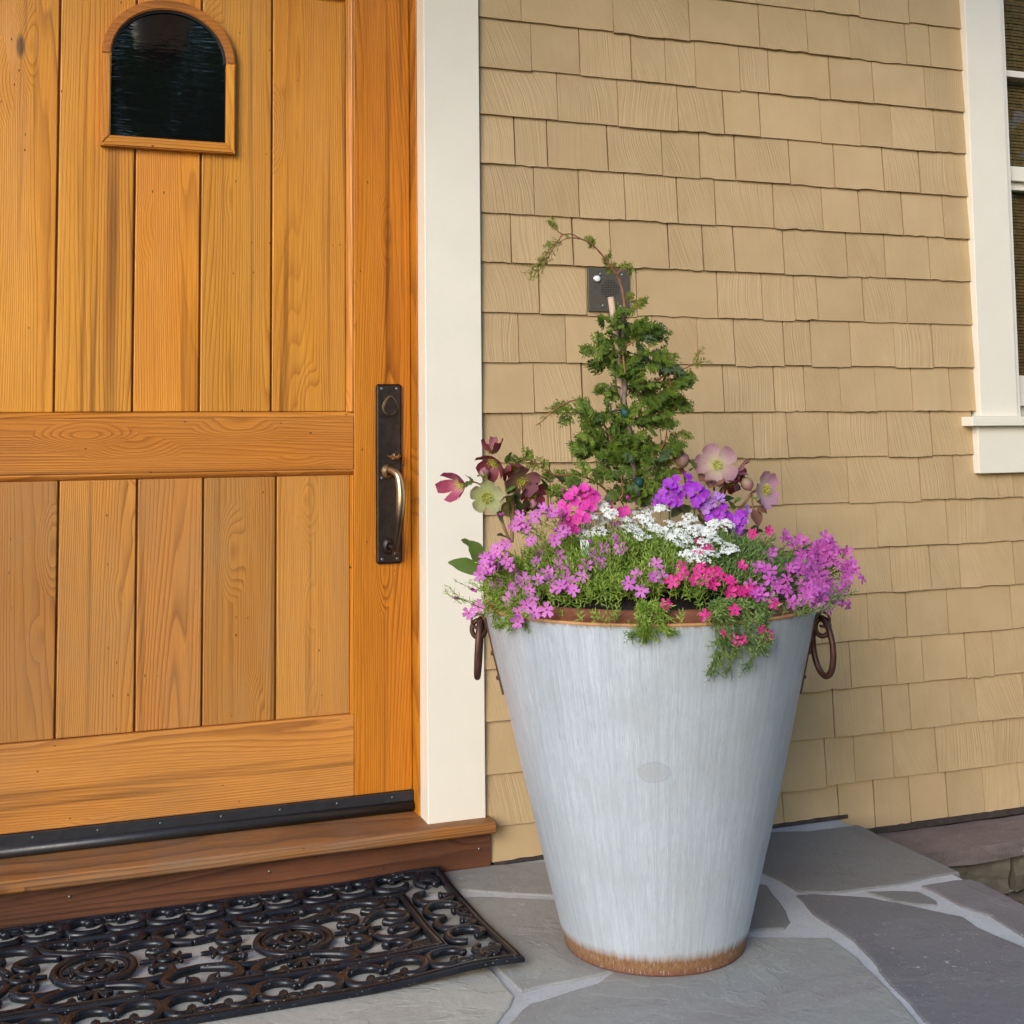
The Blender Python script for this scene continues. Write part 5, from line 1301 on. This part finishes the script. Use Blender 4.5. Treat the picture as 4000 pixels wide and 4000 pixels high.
def spray(seed, L=.05, dens=1.0, young=False):
    """flat fern-like spray of scale leaves, growing along +x in the xy plane"""
    rr = random.Random(seed); V = []; F = []
    def seg(p, d, l, w, th=.0009):
        s = Vector((-d.y, d.x, 0)) * w; o = len(V); e = p + d * l; m1 = p + d * l * .5
        zb = Vector((0, 0, th))
        V.extend([p - s * .45, p + s * .45, m1 + s + zb * .5, m1 - s + zb * .5, e + s * .25, e - s * .25, m1 + zb * 2.0])
        F.extend([(o, o + 1, o + 6), (o + 1, o + 2, o + 6), (o + 2, o + 4, o + 6), (o + 4, o + 5, o + 6), (o + 5, o + 3, o + 6), (o + 3, o, o + 6)])
    def rot(d, a, dz=0): c, s = math.cos(a), math.sin(a); return Vector((d.x * c - d.y * s, d.x * s + d.y * c, d.z + dz)).normalized()
    def grow(p, d, l, lev, side):
        n = max(2, int(l / .0046)); st = l / n
        for i in range(n):
            d = rot(d, rr.uniform(-.09, .09) + side * .03, rr.uniform(-.06, .06)); t = i / n
            seg(p, d, st * 1.25, (.0012 if lev else .0011) * (1.1 if lev == 2 else 1))
            if lev < 2 and (rr.random() < dens * .98):
                for s in ((1, -1) if lev == 0 else (rr.choice((1, -1)),)):
                    ll = (l * (.62 if lev == 0 else .55) * (1 - t * .72)) * rr.uniform(.65, 1.15)
                    if ll > .004: grow(p, rot(d, s * rr.uniform(.55, .95)), ll, lev + 1, -s)
            p = p + d * st
    grow(Vector((0, 0, 0)), Vector((1, 0, 0)), L, 0, 0)
    # droop and cup the fan a little
    out = []
    for v in V: out.append((v.x, v.y, v.z - 2.5 * v.x * v.x - 2.0 * v.y * v.y + .004 * math.sin(v.x * 260 + v.y * 190)))
    return out, F
SPR = []
for i in range(6):
    V, F = spray(100 + i, (.042, .046, .038, .050, .036, .044)[i])
    mm = M['conifer'] if i < 4 else M['conifer_b']; SPR.append(mesh('conifer_spray', V, F, mm))
SPY = [mesh('young_spray', *spray(200 + i, .042, .75), M['conifer_y']) for i in range(3)]
SPT = [mesh('thin_spray', *spray(300 + i, .045, .45), M['conifer_y']) for i in range(3)]
def put_spray(me, p, d, nrm, s):
    d = d.normalized(); b = nrm.cross(d); b = b.normalized() if b.length > 1e-3 else d.orthogonal().normalized(); n2 = d.cross(b)
    mt = Matrix((d, b, n2)).transposed().to_4x4() @ Matrix.Scale(s, 4); mt.translation = p - off
    o = bpy.data.objects.new('foliage_spray', me); COL.objects.link(o); o.parent = ct; o.matrix_basis = mt; return o
def axis_x(z):
    b = min(trp, key=lambda q: abs(q.z - z) + (0 if q.z < 1.56 else .0)); return b
def clump(f, x, y, r, n, dirx=None, meshes=None, s=(.80, 1.18), dep=.05, pxs=.4917):
    n = n if dirx else max(2, round(n * (1.25 if y > 1500 or f is zz6 else 1.15)))
    rad = r * 1.0 * pxs / 1720
    for i in range(n):
        a = R.uniform(0, 6.28); q = math.sqrt(R.random()); c = on_y(*f(x, y), CYD)
        p = c + Vector((q * rad * math.cos(a), R.uniform(-dep, dep), q * rad * math.sin(a)))
        ax_ = axis_x(min(c.z - .02, 1.5)); out = Vector((c.x - ax_.x, 0, 0))
        d = Vector((math.cos(a) * .7, R.uniform(-.9, .5), math.sin(a) * .45 + .10)) + out * 7
        if dirx is not None: d = Vector((dirx[0], R.uniform(-.5, .3), dirx[1])) + Vector((R.uniform(-.6, .6), 0, R.uniform(-.6, .6)))
        d.normalize(); nrm = Vector((R.uniform(-.5, .5), R.uniform(-1.2, -.3), R.uniform(.0, 1.0)))
        put_spray(R.choice(meshes or SPR[:5]), p - d * .018, d, nrm, R.uniform(*s))
CL = [(760, 840, 45, 4), (870, 760, 40, 4), (850, 930, 60, 5), (680, 1030, 75, 8), (1000, 900, 60, 5), (1000, 1000, 90, 9), (870, 1090, 70, 6), (760, 1200, 65, 6), (1170, 1150, 65, 7), (960, 1200, 100, 10), (960, 1340, 80, 8), (800, 1430, 45, 4), (1280, 1230, 45, 4), (1330, 1340, 75, 8), (1330, 1510, 85, 9), (1120, 1420, 70, 6), (1160, 1560, 80, 7), (540, 1550, 85, 9), (700, 1560, 65, 6), (900, 1600, 75, 7), (1020, 1640, 75, 6), (830, 1740, 110, 12), (570, 1850, 95, 10), (950, 1820, 110, 12), (720, 1800, 80, 8), (1050, 1870, 80, 7), (1230, 1830, 70, 6), (640, 1700, 60, 4), (880, 1150, 55, 6), (900, 1270, 60, 6), (820, 1000, 50, 4), (930, 860, 45, 4), (1080, 1080, 60, 5), (1000, 1480, 50, 4), (1240, 1420, 55, 5), (860, 1900, 80, 5)]
for x, y, r, n in CL: clump(zc4, x, y, r * 1.0, n, meshes=(SPR[:4] if x < 900 or y > 1250 else SPR))
CL6 = [(850, 1170, 75, 10), (760, 1170, 60, 7), (900, 1250, 80, 10), (980, 1140, 70, 8), (960, 1230, 70, 7), (800, 1250, 60, 6), (560, 1250, 60, 5), (620, 1210, 50, 4), (880, 1310, 70, 5)]
for x, y, r, n in CL6: clump(zz6, x, y, r, n, pxs=.88)
clump(zc4, 1150, 910, 40, 5, (1, -.12), dep=.02); clump(zc4, 1020, 690, 45, 5, (1, .45), meshes=SPY + SPR[:1], s=(.6, .9), dep=.02); clump(zc4, 950, 610, 20, 3, (.8, .4), meshes=SPY, s=(.5, .7), dep=.01)
clump(zc4, 900, 380, 25, 3, (.8, .2), meshes=SPY, s=(.55, .8), dep=.01); clump(zc4, 955, 430, 20, 3, (.5, -.9), meshes=SPY, s=(.5, .75), dep=.01); clump(zc4, 770, 410, 20, 3, (-.1, -1), meshes=SPY, s=(.6, .85), dep=.01)
clump(zc4, 720, 350, 15, 2, (-1, .4), meshes=SPY, s=(.45, .65), dep=.01); clump(zc4, 765, 285, 10, 2, (.1, 1), meshes=SPY, s=(.5, .65), dep=.005); clump(zc4, 640, 170, 15, 3, (.7, .7), meshes=SPY, s=(.5, .7), dep=.005); clump(zc4, 640, 225, 10, 2, (.2, -1), meshes=SPY, s=(.5, .65), dep=.005)
clump(zc4, 840, 680, 15, 2, (-.2, .6), meshes=SPY, s=(.4, .6), dep=.01); clump(zc4, 690, 1370, 30, 4, (-1, -.1), meshes=SPR[:2], s=(.5, .75), dep=.01)
clump(zc4, 1380, 1730, 40, 4, (.9, -.5), meshes=SPY + SPR[:1], s=(.7, .95), dep=.02); clump(zc4, 1290, 1860, 50, 5, (.7, .2), meshes=SPY + SPR[:2], s=(.7, 1), dep=.02); clump(zc4, 1270, 1340, 30, 3, (-.2, -1), meshes=SPT, s=(.8, 1.2), dep=.01); clump(zc4, 1140, 1560, 35, 5, (.1, -1), meshes=SPT, s=(1.0, 1.4), dep=.01)
def twig(f, pts, r, mats='bark_o', sprays=0, meshes=None, s=(.4, .7), y=0.0, bendy=-.04):
    P = spline([on_y(*f(*q), CYD + y + bendy * i / len(pts)) for i, q in enumerate(pts)], 6)
    V, F = tube([q - off for q in P], [r * (1 - .65 * i / (len(P) - 1)) for i in range(len(P))], 6); link('branch', mesh('branch', V, F, M[mats], True), ct)
    for i in range(sprays):
        j = int((.25 + .75 * (i + .5) / sprays) * (len(P) - 2)); d = (P[j + 1] - P[j]).normalized(); sd_ = Vector((-d.z, 0, d.x)) * (1 if i % 2 else -1)
        put_spray(R.choice(meshes or SPT), P[j], d * 1.0 + sd_ * R.uniform(.3, .8) + Vector((0, R.uniform(-.3, .3), 0)), Vector((R.uniform(-.3, .3), -1, R.uniform(0, .5))), R.uniform(*s))
twig(zc4, [(395, 135), (370, 180), (310, 240), (240, 330), (165, 400)], .0024, sprays=9, meshes=SPT + SPY, s=(.4, .7), y=-.06, bendy=0)
twig(zc4, [(350, 205), (300, 290), (225, 410), (190, 480)], .0016, sprays=7, meshes=SPT, s=(.4, .65), y=-.06, bendy=0); twig(zc4, [(400, 135), (350, 95), (335, 60), (300, 28)], .0018, sprays=6, meshes=SPY, s=(.3, .5), y=-.06, bendy=0)
twig(zc4, [(540, 170), (470, 160), (400, 180), (360, 205)], .0020, sprays=2, meshes=SPY, s=(.3, .45), y=-.06, bendy=0); twig(zc4, [(832, 450), (865, 420), (920, 405)], .0018, y=-.02, bendy=0)
twig(zc4, [(1150, 1300), (1230, 1240), (1330, 1215), (1420, 1175), (1470, 1140), (1490, 1040)], .0026, sprays=7, meshes=SPY + SPT, s=(.35, .6)); twig(zc4, [(1400, 1185), (1480, 1160), (1570, 1135)], .0016, sprays=3, meshes=SPT, s=(.35, .5)); twig(zc4, [(1410, 1195), (1440, 1240), (1460, 1290)], .0014, sprays=2, meshes=SPT, s=(.35, .5))
twig(zc4, [(660, 1560), (580, 1460), (480, 1455), (400, 1490), (330, 1530), (250, 1610), (190, 1650)], .0024, sprays=6, meshes=SPT, s=(.3, .5)); twig(zc4, [(390, 1490), (320, 1520), (255, 1500)], .0014, sprays=2, meshes=SPT, s=(.3, .45))
twig(zc4, [(845, 1890), (800, 1780), (740, 1660), (660, 1580), (600, 1520)], .0036); twig(zc4, [(870, 1520), (800, 1540), (720, 1580)], .0042, 'bark_g'); twig(zc4, [(855, 1350), (800, 1335), (740, 1370)], .0028, 'bark_g'); twig(zc4, [(930, 1620), (1010, 1630), (1090, 1600)], .0036, 'bark_g')
twig(zc4, [(1180, 1850), (1220, 1760), (1230, 1680)], .0030); twig(zc4, [(1270, 1480), (1280, 1400), (1230, 1240)], .0030); twig(zc4, [(880, 1060), (890, 1160), (900, 1240)], .0030, y=-.03); twig(zc4, [(900, 1020), (960, 990), (1010, 960)], .0030, y=-.02)
twig(zz6, [(800, 1330), (740, 1250), (640, 1200), (540, 1200), (460, 1160), (400, 1125), (360, 1140)], .0030, sprays=9, meshes=SPT + SPY + SPR[:2], s=(.5, .9), y=.03); twig(zz6, [(450, 1160), (430, 1110)], .0014, sprays=2, y=.03); twig(zz6, [(770, 1330), (830, 1290), (825, 1200)], .0030, y=-.03)
for f_, x, y in ((zc4, 900, 1550), (zz6, 903, 1232)):
    c = on_y(*f_(x, y), CYD - .006); V, F = tube([c - off - Vector((0, 0, .010)), c - off + Vector((0, 0, .010))], .0125, 12); link('tie_tape', mesh('tie_tape', V, F, M['tape'], True), ct)
# the sprays hidden at the back are joined; the 280 that show most stay single
spr = sorted([o for o in ct.children if o.name.startswith('foliage_spray')], key=lambda o: o.matrix_basis.translation.y)
rest = spr[280:]; V = []; F = []; MI = []; mats_ = [M['conifer'], M['conifer_b'], M['conifer_y']]
for o in rest:
    b0 = len(V); V += [o.matrix_basis @ v.co for v in o.data.vertices]; F += [tuple(b0 + i for i in q.vertices) for q in o.data.polygons]; MI += [mats_.index(o.data.materials[0])] * len(o.data.polygons)
    bpy.data.objects.remove(o)
me_ = mesh('inner_foliage', V, F)
for q in mats_: me_.materials.append(q)
me_.polygons.foreach_set('material_index', MI); link('inner_foliage', me_, ct)['kind'] = 'stuff'
stk = tag(tube_obj('bamboo_stake', [on_y(*zz6(925, 1340), CYD + .02), on_y(*zc4(860, 1330), CYD + .012), on_y(*zc4(825, 930), CYD - .004), on_y(*zc4(784, 630), CYD - .012)], [.0085, .0080, .0078, .0075], M['bamboo'], None, 10), 'pinkish bamboo stake supporting the small conifer', 'stake')

# ------------------------------------------------------------------ out of frame: lantern and trees for the door glass, added sky-blocking trees at right
ln = thing('hanging_lantern', 'hanging porch lantern with pale glass above the doormat', 'lantern', (.31, -.92, CZ - .45))
ln_dz = .0; V, F = tube([(0, 0, -.14), (0, 0, .45)], .006, 8); link('rod', mesh('rod', V, F, M['bronze'], True), ln)
V, F = lathe([(.0, -.13), (.05, -.135), (.115, -.165), (.12, -.175)], 8); link('cap', mesh('cap', V, F, M['bronze']), ln)
V, F = lathe([(.100, -.176), (.108, -.24), (.090, -.36), (.065, -.40), (.0, -.405)], 24); link('glass_shade', mesh('glass_shade', V, F, M['lanternglass'], True), ln)
V, F = lathe([(.070, -.398), (.045, -.42), (.012, -.44), (.0, -.455)], 8); link('finial', mesh('finial', V, F, M['bronze']), ln)
def tree(x, y, h, rad, seed, label):
    rr = random.Random(seed); t = thing('garden_tree', label, 'tree', (x, y, -.46), group='garden trees facing the porch')
    limbs = [tube(spline([(0, 0, 0), (rr.uniform(-.1, .1), rr.uniform(-.1, .1), h * .35), (rr.uniform(-.2, .2), rr.uniform(-.2, .2), h * .8)], 5), [.16 - .012 * i for i in range(11)], 9)]
    for i in range(7):
        a = rr.uniform(0, 6.28); z = h * rr.uniform(.25, .6); limbs.append(tube(spline([(0, 0, z), (rad * .4 * math.cos(a), rad * .4 * math.sin(a), z + .4), (rad * .8 * math.cos(a), rad * .8 * math.sin(a), z + 1.0)], 3), [.06, .05, .045, .04, .03, .02, .015], 6))
    V, F = join(limbs); link('trunk', mesh('trunk', V, F, M['trunkbark'], True), t)
    V = []; F = []
    cs = [(rr.uniform(-.75, .75) * rad, rr.uniform(-.75, .75) * rad, h * rr.uniform(.22, .95), rr.uniform(.3, .55) * rad) for _ in range(22)]
    for i in range(5200):
        c = rr.choice(cs); d = Vector((rr.gauss(0, 1), rr.gauss(0, 1), rr.gauss(0, .8))); d = d / d.length * c[3] * rr.random() ** .4
        p = Vector((c[0], c[1], c[2])) + d; q = basis(Vector((rr.uniform(-1, 1), rr.uniform(-1, 1), rr.uniform(-.2, 1))), rr.uniform(0, 6)); s = rr.uniform(.12, .24); o = len(V)
        V += [p + q @ Vector(w) * s for w in ((-1, 0, 0), (0, -.5, .1), (1, 0, 0), (0, .5, .1))]; F.append((o, o + 1, o + 2, o + 3))
    link('crown', mesh('crown', V, F, M['treeleaf']), t)
tree(-.6, -10.5, 6.8, 2.3, 1, 'dense garden tree straight out from the door'); tree(2.6, -9.2, 6.2, 2.2, 2, 'leafy garden tree right of the porch path'); tree(5.6, -7.2, 6.0, 2.2, 3, 'broad garden tree beyond the porch corner'); tree(7.6, -4.0, 5.6, 1.9, 4, 'rounded garden tree at the far side of the ledge')  # last two are added to dim the right side and darken the window reflection
